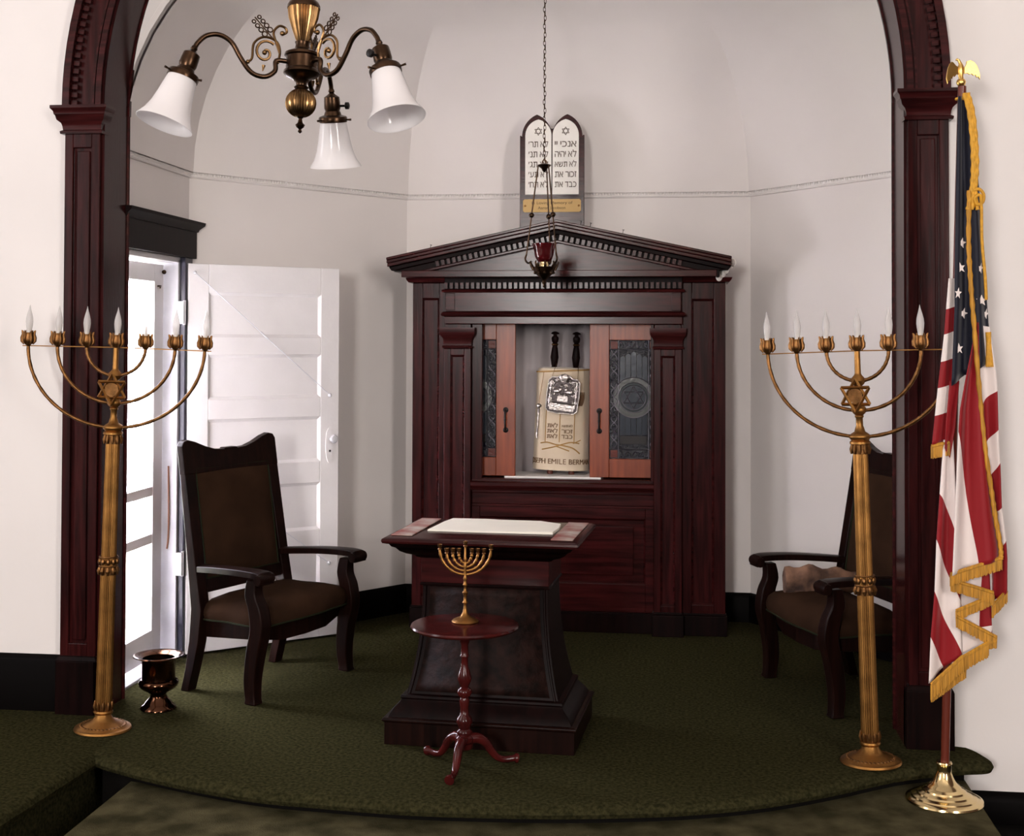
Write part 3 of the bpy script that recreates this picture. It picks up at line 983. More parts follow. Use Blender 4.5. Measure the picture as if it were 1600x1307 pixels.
stitched('branch', sp2([(-.098, .172), (-.06, .178), (-.02, .168), (.02, .162), (.06, .150), (.096, .122)]), [.0035] * 26, M_EMB)
stitched('branch', sp2([(-.088, .138), (-.05, .148), (-.02, .158), (.01, .170), (.05, .182), (.092, .176)]), [.0032] * 26, M_EMB)
stitched('branch', sp2([(-.02, .160), (.005, .150), (.03, .140), (.042, .135)]), .0028, M_EMB)
stitched('branch', sp2([(.06, .176), (.085, .188), (.10, .195)]), .0025, M_EMB)
for x in (-.072, -.004, .064):
    stitched('tablet_outline', [(x, .182), (x, .30), (x + .002, .40)], .0022, M_EMB)
for s_, x in ((1, .100), (1, .090), (1, .110)):
    stitched('leaf_sprig', sp2([(x - .01, .38), (x, .41), (x + .008, .455)]), [.004, .005, .006, .006, .006, .006, .006, .005, .004, .003, .002], M_EMBD)
for x in (-.052, .066):
    r = MB().lathe([(.020, .565), (.020, .582), (.014, .590), (.017, .600), (.023, .640), (.0165, .690), (.0135, .700), (.0165, .706), (.0165, .714), (.012, .718), (.018, .726), (.0205, .742), (.018, .752), (.012, .756), (.010, .764), (.024, .768), (.020, .776), (.006, .782)], 14, Matrix.Translation((x, 0, 0)))
    rl = obj('roller_handle', r, M_DARK, TR)
    obj('ferrule', MB().torus(.016, .004, Matrix.Translation((x, 0, .710)), 14, 6), M_BRASSD, rl)
    obj('roller_foot', MB().lathe([(.016, 0), (.018, .010), (.016, .020), (.020, .030)], 12, Matrix.Translation((x - .006, 0, 0))), mat('red_turned_wood', (.10, .025, .015), .35) if x < 0 else MATS['red_turned_wood'], TR)

BPm = thing('breastplate', 'chased silver breastplate hanging on the front of the cream scroll', 'breastplate', (SX + .010, SY - .108, 1.150), rot=(math.radians(3), math.radians(7), 0))
pl = [(-.084, .020), (-.070, .006), (-.02, .0), (.02, .004), (.070, .006), (.084, .020), (.088, .10), (.084, .175), (.070, .192), (.040, .194), (.026, .206), (0, .212), (-.026, .206), (-.040, .194), (-.070, .192), (-.084, .175), (-.088, .10)]
obj('plate', MB().prism(pl, -.003, .003), M_SILVERD, BPm, 0, .002)  # ground plate in a darker silver than the raised relief
vine = MB()
for cx_, cz_, r_, h_ in [(-.060, .165, .016, 1), (.060, .165, .016, -1), (-.036, .176, .011, -1), (.036, .176, .011, 1), (-.066, .128, .012, -1), (.066, .128, .012, 1), (-.066, .098, .012, 1), (.066, .098, .012, -1), (-.066, .070, .011, -1), (.066, .070, .011, 1), (-.012, .150, .010, 1), (.012, .150, .010, -1), (0, .100, .010, 1)]:
    vine.tube([(cx_ + h_ * r_ * (1 - i / 20) * math.cos(i * .6), -.0055, cz_ + r_ * (1 - i / 20) * math.sin(i * .6)) for i in range(18)], [.0026 - .00006 * i for i in range(18)], 5)
obj('vine_relief', vine, M_SILVER, BPm)
obj('rim', MB().tube([(x, -.003, z) for x, z in pl] + [(pl[0][0], -.003, pl[0][1])], .0035, 6), M_SILVER, BPm)
cr = MB().lathe([(.020, 0), (.024, .012), (.030, .022), (.026, .034), (.012, .042), (.002, .046)], 12, Matrix.Translation((0, -.006, .172)) @ Matrix.Diagonal((1, .35, 1, 1)), flute=.18)
obj('crown', cr, M_SILVER, BPm)
for s_ in (-1, 1):
    li = MB().ball((s_ * .033, -.005, .118), .016, 10, 7, (1.25, .4, .75)).ball((s_ * .016, -.007, .130), .009, 9, 6, (1, .6, 1))
    li.tube([(s_ * .046, -.005, .116), (s_ * .056, -.006, .128), (s_ * .050, -.006, .140)], .003, 5).tube([(s_ * .022, -.006, .110), (s_ * .014, -.006, .100)], .004, 5).tube([(s_ * .044, -.006, .108), (s_ * .048, -.006, .098)], .004, 5)
    obj('lion', li, M_SILVER, BPm)
    sc_ = MB()
    for zc in (.06, .15):
        sc_.tube([(s_ * (.066 + .012 * (1 - i / 22) * math.cos(i * .55)), -.005, zc + .026 * (1 - i / 22) * math.sin(i * .55)) for i in range(20)], .0028, 5)
    sc_.tube([(s_ * .070, -.005, .03 + .0075 * i) for i in range(20)], [.0025 + .002 * (i % 2) for i in range(20)], 5)
    obj('scrollwork', sc_, M_SILVER, BPm)
obj('little_tablets', MB().prism([(-.028, .066)] + [(-.014 + .014 * math.cos(a), .088 + .012 * math.sin(a)) for a in [PI - PI * i / 8 for i in range(9)]] + [(.014 + .014 * math.cos(a), .088 + .012 * math.sin(a)) for a in [PI - PI * i / 8 for i in range(1, 9)]] + [(.028, .066)], -.008, -.002), M_SILVER, BPm, 0)
obj('lower_panel', MB().box(-.066, .066, -.008, -.002, .016, .052).tube([(-.07, -.008, .056), (.07, -.008, .056)], .003, 5), M_SILVER, BPm, 0)
for s_ in (-1, 1):
    obj('chain', MB().tube([(s_ * .07, -.001, .19), (s_ * .064, .03, .235), (s_ * .058, .07, .262)], .0016, 5), M_BRASSD, BPm)
PTR = thing('torah_pointer', 'slim silver pointer rod with a ball grip hanging beside the breastplate', 'pointer', (SX - .122, SY - .094, 1.015), rot=(0, math.radians(4), 0))
obj('rod', MB().lathe([(.004, .03), (.0055, .035), (.0055, .085), (.008, .088), (.0055, .092), (.0065, .15), (.008, .155), (.006, .160), (.004, .165)], 10), M_SILVER, PTR)
obj('ball_grip', MB().ball((0, 0, .176), .0135, 12, 8), M_SILVER, PTR)
obj('pointing_hand', MB().tube([(0, 0, .032), (0, 0, .016), (0, 0, .002)], [.006, .006, .003], 8).tube([(.003, 0, .012), (.004, 0, -.006)], [.0022, .0016], 6), M_SILVER, PTR)
obj('chain', MB().tube(smooth_path([(0, 0, .188), (.004, .008, .26), (.012, .02, .36)], 4), .0014, 5), M_BRASSD, PTR)
# ================================================================== reading desk
DK = thing('reading_desk', 'dark carved pedestal reading desk with flared base in front of the ark', 'desk', (-.722, 5.195, 0), math.radians(-3.5))
DK.scale = (1, 1.03, 1.018)
DX, DY = .367, .260            # half plan of the plinth


def rect_path(hx_, hy_):
    return [(-hx_, -hy_), (hx_, -hy_), (hx_, hy_), (-hx_, hy_)]


def rloft(prof):
    """rectangular rings: (half x, half y, z)"""
    return MB().loft([[(x * sx, y * sy, z) for sx, sy in ((-1, -1), (1, -1), (1, 1), (-1, 1))] for x, y, z in prof])


obj('plinth', rloft([(DX, DY, 0), (DX, DY, .084), (DX + .008, DY + .008, .088), (DX + .008, DY + .008, .096), (DX, DY, .100)]), M_CHAIR, DK, 0, .002)
obj('base_moulding', rloft([(.355, .250, .099), (.350, .245, .112), (.336, .232, .132), (.318, .215, .150), (.312, .210, .160), (.316, .214, .164), (.314, .212, .174), (.304, .202, .178)]), M_DARK, DK, 40, .0015)
body = []
for i in range(13):
    t = i / 12
    h = .296 - .050 * (1 - (1 - t) ** 2.2)
    body.append((h, h - .098, .176 + .41 * t))
obj('pedestal', rloft(body), M_DARK, DK, 40)
pan = []
for i in range(13):
    t = .03 + .95 * i / 12
    h = .296 - .050 * (1 - (1 - t) ** 2.2)
    pan.append([(-h + .030, -(h - .098) - .004, .176 + .41 * t), (h - .030, -(h - .098) - .004, .176 + .41 * t)])
pb = MB().loft(pan, cap=False, closed=False)
po = obj('carved_panel', pb, mat('carved_dark_oak', (.018, .007, .0055), .6, spec=.1, col2=(.005, .0025, .002), vscale=26, bump=1.0, bscale=34), DK, 40)
po.modifiers.new('thick', 'SOLIDIFY').thickness = .006
for s_ in (-1, 1):
    obj('corner_bead', MB().tube([((h - .012) * s_, -(h - .098) - .001, z) for h, _, z in body], .005, 6), M_DARK, DK)
obj('panel_head_bead', MB().mould([(0, .578), (.008, .580), (.010, .586), (.006, .592), (0, .594)], rect_path(.246, .148), closed=True), M_DARK, DK)
obj('frieze', rloft([(.252, .154, .592), (.252, .154, .690)]), M_WOODH, DK, 0, .002)
obj('cornice', rloft([(.254, .156, .686), (.266, .166, .690), (.272, .172, .697), (.300, .196, .706), (.322, .216, .718), (.334, .228, .732), (.348, .240, .738), (.356, .246, .748), (.360, .252, .750)]), M_DARK, DK, 40)
obj('top_board', rloft([(.362, .256, .750), (.376, .268, .754), (.380, .272, .762), (.378, .270, .770), (.366, .258, .776)]), M_WOODH, DK, 30)


def desk_pt(x, y, z):
    a = math.radians(-3.5)
    return (-.722 + x * math.cos(a) - y * math.sin(a), 5.195 + x * math.sin(a) + y * math.cos(a), z)


sh = MB()
rings = []
outl = [(-.250, -.11), (-.05, -.113), (.250, -.105), (.256, .02), (.247, .13), (.15, .225), (-.02, .222), (-.08, .235), (-.225, .225), (-.240, .12)]
for k, z in ((1.0, 0), (1.0, .006), (.995, .008), (.5, .010)):
    rings.append([(x * k, y * k, z + (.002 * math.sin(x * 30) if z else 0)) for x, y in outl])
sh.loft(rings)
tag(obj('lectern_sheet', sh, M_SHEET, None, 40, loc=desk_pt(.005, .02, 0.7915), rot=(0, 0, math.radians(-3.5))), 'blank cream sheet lying flat on the reading desk', 'sheet')
for s_, lab in ((-1, 'faded cream and red woven strip on the desk end towards the open door'), (1, 'faded cream and red woven strip on the desk end towards the flag')):
    st = MB().box(-.042, .042, -.235, .240, 0, .004)
    tag(obj('woven_strip', st, M_STRIP, None, 0, .001, loc=desk_pt(s_ * .312, .005, 0.7915), rot=(0, 0, math.radians(-3.5))), lab, 'cloth')

# ================================================================== tripod table with the small menorah
TT = thing('tripod_table', 'small round mahogany tripod table in front of the reading desk', 'table', (-.757, 4.722, 0))
TZ = .516
obj('tabletop', MB().lathe([(.001, TZ - .016), (.185, TZ - .016), (.194, TZ - .012), (.197, TZ - .006), (.194, TZ), (.188, TZ + .001), (.001, TZ)], 64), M_TABLE, TT, 40)
obj('top_block', MB().lathe([(.055, TZ - .032), (.06, TZ - .018)], 20), M_TABLE, TT)
col = [(.026, .088), (.034, .096), (.034, .110), (.025, .117), (.028, .125), (.028, .132), (.020, .140), (.024, .152), (.030, .165), (.026, .180), (.017, .190), (.015, .215), (.019, .240), (.015, .252),
       (.024, .262), (.028, .272), (.024, .282), (.015, .290), (.019, .300), (.024, .312), (.026, .324), (.020, .345), (.013, .370), (.012, .395), (.017, .402), (.014, .410), (.013, .440), (.018, .455), (.030, .470), (.034, TZ - .03)]
obj('column', MB().lathe(col, 24), M_TABLE, TT, 50)
obj('column_foot', MB().lathe([(.018, .062), (.030, .070), (.034, .09)], 20), M_TABLE, TT)
for a in (-96, 22, 143):
    p = smooth_path([(.020, 0, .100), (.052, 0, .098), (.080, 0, .080), (.100, 0, .050), (.124, 0, .024), (.152, 0, .014), (.188, 0, .016), (.202, 0, .014)], 5)
    n = len(p)
    rr = [.021 - .009 * min(1, i / (n * .6)) + (.006 if i > n * .86 else 0) for i in range(n)]
    rr[-1] = .008
    obj('leg', MB().tube([q + Vector((0, 0, .003)) for q in p], rr, 10), M_TABLE, TT, 60, rot=(0, 0, math.radians(a)))

SM = thing('hanukkah_menorah', 'small brass nine-branched candelabrum standing on the tripod table', 'candelabrum', (-.762, 4.760, TZ + .0005), math.radians(4))
SM.scale = (1, 1, 1.04)
obj('base', MB().lathe([(.048, 0), (.050, .003), (.044, .009), (.032, .014), (.018, .020), (.010, .032), (.0075, .045)], 28), M_BRASS, SM, 50)
stem = [(.0075, .040), (.006, .052), (.0055, .062), (.010, .068), (.0065, .074), (.0055, .088), (.010, .100), (.011, .103), (.006, .109), (.005, .122), (.009, .130), (.0055, .136), (.005, .146), (.008, .152), (.0055, .158), (.006, .170), (.0055, .19), (.008, .200), (.0045, .205), (.0045, .215), (.007, .221), (.0045, .226), (.0045, .262)]
obj('stem', MB().lathe(stem, 14), M_BRASS, SM, 50)
cup = mesh_of(MB().lathe([(.003, 0), (.008, .003), (.0055, .007), (.0075, .012), (.009, .020), (.0075, .0205), (.005, .012)], 10), 'candle_cup', M_BRASSD)
for i, R in enumerate((.024, .046, .068, .094)):
    top = .240 + (.014 if i == 3 else 0)
    low = .205 - i * .013
    for s_ in (-1, 1):
        pts = [(s_ * R * math.sin(t), 0, top - (top - low) * math.cos(t)) for t in [PI / 2 * k / 14 for k in range(15)]]
        rad = [.0045 + (.0018 if k in (5, 9, 12) else 0) for k in range(15)]
        obj('branch', MB().tube(pts, rad, 8), M_BRASS, SM)
        link('candle_cup', cup, SM, (s_ * R, 0, top - .003))
link('candle_cup', cup, SM, (0, 0, .262))

# ================================================================== tall floor menorahs
def floor_menorah(name, label, loc, rot):
    t = thing(name, label, 'menorah', loc, rot=rot, group=None)
    obj('base', MB().lathe([(.108, 0), (.1115, .004), (.108, .011), (.094, .015), (.090, .019), (.072, .024), (.066, .029), (.048, .034), (.038, .044), (.029, .060), (.027, .068)], 48), M_BRASS, t, 40)
    ring_ = MB()
    for i in range(36):
        a = 2 * PI * i / 36
        ring_.ball((.084 * math.cos(a), .084 * math.sin(a), .020), .0068, 6, 4, (1, 1, .6))
    obj('embossed_ring', ring_, M_BRASSD, t)
    obj('foot_collar', MB().torus(.029, .009, Matrix.Translation((0, 0, .070)), 28, 8), M_BRASS, t)

    def leaves(z0, h, r, n, flare, down=False):
        lv = MB().lathe([(r * .96, z0), (r * .99, z0 + h)], 20)
        for i in range(n):
            a = 2 * PI * i / n
            c, s_ = math.cos(a), math.sin(a)
            p = [(r * .98, 0), (r + .003, h * .5), (r + flare, h)]
            if down:
                p = [(rr, h - zz) for rr, zz in p]
            lv.tube([(rr * c, rr * s_, z0 + zz) for rr, zz in p], [r * .20, r * .28, r * .10], 6)
        return lv
    obj('bottom_capital', leaves(.078, .034, .031, 10, .004), M_BRASSD, t)
    rs = lambda z: .0325 - .0055 * (z - .1) / 1.0
    obj('fluted_column', MB().lathe([(rs(z), z) for z in (.105, .35, .62, .9, 1.14)], 56, flute=.06), M_BRASS, t, 20)
    bd = leaves(.612, .030, .0335, 10, .003, True)
    bd.xf(Matrix())
    bd.torus(.034, .004, Matrix.Translation((0, 0, .646)), 24, 6)
    for i in range(10):
        a = 2 * PI * i / 10
        bd.ball((.034 * math.cos(a), .034 * math.sin(a), .664), .0105, 7, 5, (.8, .8, 1.2))
    bd.torus(.0345, .0035, Matrix.Translation((0, 0, .682)), 24, 6)
    obj('middle_band', bd, M_BRASSD, t)
    obj('top_capital', leaves(1.130, .034, .030, 10, .004, True), M_BRASSD, t)
    obj('lower_knop', MB().lathe([(.030, 1.163), (.038, 1.167), (.038, 1.175), (.032, 1.179), (.034, 1.184), (.040, 1.190), (.040, 1.197), (.030, 1.206), (.020, 1.212), (.016, 1.226), (.013, 1.234), (.0125, 1.262), (.016, 1.266), (.016, 1.271), (.012, 1.274)], 28), M_BRASS, t, 50)
    obj('middle_knop', MB().lathe([(.013, 1.272), (.022, 1.280), (.028, 1.290), (.025, 1.300), (.015, 1.312), (.012, 1.330), (.012, 1.388)], 24), M_BRASS, t, 50)
    obj('upper_knop', MB().lathe([(.013, 1.380), (.022, 1.389), (.028, 1.400), (.023, 1.412), (.014, 1.422), (.0115, 1.428), (.0105, 1.510)], 24), M_BRASS, t, 50)
    st_ = MB()
    R = .062
    for q in (0, 1):
        tri = [(R * math.cos(PI / 2 + q * PI + i * 2 * PI / 3), -.030 - .003 * q, 1.345 + R * math.sin(PI / 2 + q * PI + i * 2 * PI / 3)) for i in range(3)]
        for i in range(3):
            st_.tube([tri[i], tri[(i + 1) % 3]], .0062, 4, up=(0, 1, 0))
    st_.tube([(0, -.030, 1.345), (0, 0, 1.345)], .008, 6)
    so_ = obj('star_of_david', st_, M_BRASS, t, 0)
    obj('hexagon_plate', MB().prism([(.031 * math.cos(PI / 6 + PI / 3 * i), 1.345 + .031 * math.sin(PI / 6 + PI / 3 * i)) for i in range(6)], -.034, -.026), M_BRASSD, so_, 0)
    el = MB()
    for k in range(4):
        el.box(-.016 + .002 * (k % 2), .016 - .003 * (k % 3 == 0), -.0352, -.0338, 1.330 + .009 * k, 1.3335 + .009 * k)
    obj('engraved_line', el, M_BRASSD, so_, 0)
    for R_, zj, top in ((.120, 1.400, 1.512), (.240, 1.290, 1.512), (.360, 1.193, 1.512)):
        for s_ in (-1, 1):
            pts = [(s_ * R_ * math.sin(a), 0, top - (top - zj) * math.cos(a)) for a in [PI / 2 * k / 26 for k in range(27)]]
            obj('arm', MB().tube(pts, [.0070 + .0006 * math.sin(k * 2.1) for k in range(27)], 10), M_BRASSD, t, 60)
    obj('cross_wire', MB().tube([(-.385, .004, 1.508), (0, .012, 1.512), (.385, .004, 1.508)], .0022, 6), M_BRASS, t)
    cup_ = MB().lathe([(.006, 1.505), (.010, 1.512), (.019, 1.520), (.0225, 1.535), (.0195, 1.552), (.021, 1.562), (.018, 1.562), (.016, 1.545)], 18)
    for i in range(6):
        a = 2 * PI * i / 6 + .3
        c, s_ = math.cos(a), math.sin(a)
        cup_.tube([(rr * c, rr * s_, z) for rr, z in ((.014, 1.516), (.0215, 1.528), (.0225, 1.540), (.0195, 1.555), (.024, 1.567), (.027, 1.570))], [.006, .0095, .009, .007, .004, .0012], 6, flat=.5)
    cupm = mesh_of(cup_, 'candle_cup', M_BRASSD)
    bprof = [(.010, 1.555), (.0105, 1.565), (.0105, 1.575), (.0128, 1.590), (.0142, 1.605), (.0128, 1.622), (.0085, 1.640), (.0042, 1.655), (.0015, 1.668), (.0004, 1.673)]
    bm_ = mesh_of(MB().lathe(bprof, 16), 'bulb', M_BULB, 60)
    fil = mesh_of(MB().lathe([(.0105, 1.548), (.0105, 1.568), (.004, 1.572), (.003, 1.60)], 10), 'bulb_socket', M_SHEET)
    for k in range(-3, 4):
        link('candle_cup', cupm, t, (k * .120, 0, 0))
        b_ = link('bulb', bm_, t, (k * .120, 0, 0), (math.radians(random.uniform(-1.5, 1.5)) * .3, 0, 0))
        link('bulb_socket', fil, b_)
    return t


floor_menorah('floor_menorah', 'tall brass seven-branched floor menorah beside the open white door', (-2.248, 4.985, .001), (0, math.radians(1.5), math.radians(3)))
floor_menorah('floor_menorah', 'tall brass seven-branched floor menorah beside the flag', (.714, 4.978, .001), (0, math.radians(-1.9), math.radians(-29)))

# ================================================================== armchairs
def armchair(label, loc, rotz):
    t = thing('armchair', label, 'chair', loc, rotz)
    t.scale = (1.13, .87, 1)
    LN = .30                                 # lean of the back: dy per dz above the seat
    yb = lambda z: .165 + max(0, z - .36) * .17
    # rear posts, plank-like, running from the feet to the crest
    for s_ in (-1, 1):
        rg = []
        for z, y, w, d in ((0, .235, .024, .024), (.10, .205, .024, .026), (.22, .178, .025, .030), (.36, .165, .026, .034), (.55, yb(.55), .027, .026), (.85, yb(.85), .029, .020), (1.03, yb(1.03), .030, .017)):
            x = s_ * (.262 - .012 * (z / 1.03))
            rg.append([(x + a * w, y + b_ * d, z) for a, b_ in ((-1, -1), (1, -1), (1, 1), (-1, 1))])
        obj('back_post', MB().loft(rg), M_CHAIR, t, 40, .003)
    # crest rail with two ears and a notched dip
    cp = [(-.282, .945), (-.282, 1.070), (-.270, 1.090), (-.245, 1.096), (-.205, 1.085), (-.150, 1.062), (-.095, 1.046), (-.040, 1.042), (-.034, 1.048), (.034, 1.048), (.040, 1.042), (.095, 1.046), (.150, 1.062), (.205, 1.085), (.245, 1.096), (.270, 1.090), (.282, 1.070), (.282, .945)]
    c0, c1 = [], []
    for x, z in cp:
        c0.append((x, yb(z) - .020, z))
        c1.append((x, yb(z) + .020, z))
    obj('crest_rail', MB().loft([c0, c1]), M_CHAIR, t, 0, .004)
    z0, z1 = .485, .965
    obj('back_rail', MB().loft([[(x, yb(z) + dy, z) for dy, z in ((-.016, .425), (.016, .425), (.016, .485), (-.016, .485))] for x in (-.25, .25)]), M_CHAIR, t, 0, .003)
    bp, N, K = MB(), 12, 16
    g = []
    for k in range(K + 1):
        row = []
        for i in range(N + 1):
            u, v = i / N, k / K
            bulge = .026 * (1 - (2 * u - 1) ** 4) * (1 - (2 * v - 1) ** 4)
            z = z0 + (z1 - z0) * v
            row.append((-.218 + .436 * u, yb(z) - .014 - bulge, z))
        g.append(row)
    bp.loft(g, cap=False, closed=False)
    bp.add([(x, yb(z) + .012, z) for x, z in ((-.218, z0), (.218, z0), (.218, z1), (-.218, z1))], [(0, 1, 2, 3)])
    bk = obj('back_cushion', bp, M_VELVET, t, 60)
    obj('piping', MB().tube([(x, yb(z) - .017, z) for x, z in ((-.218, z0), (.218, z0), (.218, z1), (-.218, z1), (-.218, z0))], .0040, 6), M_PIPING, bk)
    # front legs sweep up into the arm supports
    for s_ in (-1, 1):
        p = smooth_path([(s_ * .292, -.222, 0), (s_ * .288, -.212, .10), (s_ * .284, -.228, .22), (s_ * .283, -.252, .315), (s_ * .285, -.240, .40), (s_ * .288, -.215, .46), (s_ * .290, -.222, .525)], 4)
        n = len(p)
        rr = [.023 + .008 * math.sin(PI * i / (n - 1)) + (.004 if i == 0 else 0) for i in range(n)]
        rg = []
        for q, r in zip(p, rr):
            rg.append([(q.x + a * r * .95, q.y + b_ * r * 1.25, q.z) for a, b_ in ((-1, -1), (1, -1), (1, 1), (-1, 1))])
        obj('front_leg', MB().loft(rg), M_CHAIR, t, 50, .005)
        ap = smooth_path([(s_ * .250, yb(.535), .535), (s_ * .268, .06, .545), (s_ * .288, -.10, .552), (s_ * .296, -.235, .552), (s_ * .296, -.285, .546), (s_ * .296, -.305, .528)], 5)
        rg = []
        for i, q in enumerate(ap):
            tt = i / (len(ap) - 1)
            w, h = .026 + .016 * tt, .015 + (.004 if tt > .8 else 0)
            rg.append([(q.x + w * math.cos(a), q.y, q.z + h * math.sin(a)) for a in [PI / 4 + PI / 2 * j for j in range(4)]] if False else
                      [(q.x - w, q.y, q.z - h), (q.x + w, q.y, q.z - h), (q.x + w, q.y, q.z + h * .7), (q.x + w * .6, q.y, q.z + h), (q.x - w * .6, q.y, q.z + h), (q.x - w, q.y, q.z + h * .7)])
        am = obj('arm', MB().loft(rg), M_CHAIR, t, 50, .004)
        obj('arm_scroll', MB().lathe([(.022, -.043), (.024, -.036), (.024, .036), (.022, .043)], 18, Matrix.Translation((s_ * .296, -.288, .532)) @ Matrix.Rotation(PI / 2, 4, 'Y')), M_CHAIR, am, 50)
    # seat frame and sprung seat
    fr = [(-.262, -.20), (-.14, -.232), (0, -.243), (.14, -.232), (.262, -.20), (.245, .165), (-.245, .165)]
    ap_ = MB().loft([[(x, y, .235 + (.025 if abs(x) > .2 and y < 0 else 0)) for x, y in fr], [(x, y, .325) for x, y in fr]])
    obj('seat_rail', ap_, M_CHAIR, t, 0, .004)
    so_ = [(p.x, p.y) for p in smooth_path([(x, y, 0) for x, y in [(-.272, -.235), (-.14, -.268), (0, -.280), (.14, -.268), (.272, -.235), (.262, -.02), (.248, .15), (0, .158), (-.248, .15), (-.262, -.02)]], 4, True)]
    rg = []
    for k, z in ((1.0, .318), (1.02, .338), (1.015, .360), (.98, .384), (.90, .402), (.72, .418), (.45, .428), (.15, .432)):
        rg.append([(x * k, -.05 + (y + .05) * k, z) for x, y in so_])
    sc = obj('seat_cushion', MB().loft(rg), M_VELVET, t, 60)
    obj('piping', MB().tube([(x * 1.012, -.05 + (y + .05) * 1.012, .320) for x, y in so_ + so_[:1]], .0042, 6), M_PIPING, sc)
    return t


armchair('high-backed armchair with brown velvet in front of the open white door', (-1.828, 5.792, .001), math.radians(68))
armchair('high-backed armchair with brown velvet holding a folded patterned shawl', (.722, 5.925, .001), math.radians(-70))
sh = MB()
rg = []
for i in range(17):
    u = i / 16
    x = -.17 + .34 * u
    prof = []
    for j in range(20):
        a = 2 * PI * j / 20
        w = .055 * (1 - .35 * abs(2 * u - 1) ** 3) * (1 + .16 * math.sin(5 * a + 6 * u) + .10 * math.sin(11 * u * 3))
        h = (.080 - .030 * u) * (1 - .25 * abs(2 * u - 1) ** 4) * (1 + .14 * math.sin(9 * u * 2 + a) + .10 * math.sin(4 * a))
        prof.append((x, w * math.cos(a), max(0, .062 + h * math.sin(a))))
    rg.append(prof)
sh.loft(rg)
tag(obj('folded_shawl', sh, M_SHAWL, None, 60, loc=(.655, 6.06, .402), rot=(0, 0, math.radians(10))), 'brown and cream patterned shawl folded on the armchair seat', 'shawl')

# ================================================================== urn
UR = thing('metal_urn', 'dark polished copper urn with a wide flared rim on the carpet', 'urn', (-2.143, 5.290, .001))
pr = [(.070, 0), (.074, .004), (.072, .012), (.058, .022), (.050, .034), (.036, .050), (.033, .060), (.036, .066), (.050, .076), (.070, .088), (.080, .100), (.082, .112), (.076, .122), (.069, .126), (.068, .134), (.069, .205), (.080, .214), (.100, .219), (.105, .222), (.103, .226), (.085, .223), (.066, .212), (.064, .14), (.055, .11), (.01, .10)]
obj('body', MB().lathe(pr, 48, cap=False), M_URN, UR, 50)
# ================================================================== chandelier
CH = thing('chandelier', 'bronze three-armed chandelier with white bell glass shades', 'chandelier', (-.852, 2.92, 2.185), rot=(math.radians(-5), 0, 0))
LZ = lambda *p: [(r, z - 2.185) for r, z in p]
obj('fluted_vase', MB().lathe(LZ((.0125, 2.232), (.017, 2.240), (.026, 2.265), (.034, 2.290), (.037, 2.312)), 64, flute=.08), M_BRONZEG, CH, 20)
obj('vase_cap', MB().lathe(LZ((.038, 2.312), (.038, 2.318), (.034, 2.326), (.022, 2.335), (.012, 2.350), (.009, 2.37)), 24), M_BRONZE, CH, 50)
obj('hanging_rod', MB().lathe(LZ((.008, 2.36), (.008, 4.86), (.05, 4.87), (.06, 4.90)), 12), M_BRONZE, CH)
obj('hub', MB().lathe(LZ((.018, 2.142), (.024, 2.147), (.036, 2.152), (.042, 2.158), (.041, 2.164), (.037, 2.168), (.037, 2.196), (.041, 2.199), (.040, 2.205), (.030, 2.210), (.018, 2.216), (.016, 2.226), (.018, 2.232), (.013, 2.234)), 32), M_BRONZE, CH, 40)
obj('neck', MB().lathe(LZ((.014, 2.122), (.017, 2.126), (.012, 2.130), (.013, 2.137), (.022, 2.146)), 20), M_BRONZE, CH, 50)
obj('fluted_ball', MB().lathe([(max(.004, .0355 * math.sin(a)), -.096 - .034 * math.cos(a)) for a in [PI * i / 14 for i in range(15)]], 64, flute=.07), M_BRONZEG, CH, 20)
obj('finial', MB().lathe(LZ((.0, 2.018), (.005, 2.022), (.003, 2.028), (.009, 2.033), (.011, 2.038), (.006, 2.043), (.004, 2.052), (.010, 2.058)), 14), M_BRONZE, CH, 50)
shade_p = [(.030, 0), (.032, -.004), (.033, -.012), (.036, -.030), (.040, -.055), (.045, -.080), (.053, -.102), (.063, -.118), (.064, -.121), (.061, -.120), (.051, -.102), (.043, -.080), (.038, -.055), (.034, -.030), (.030, -.010)]
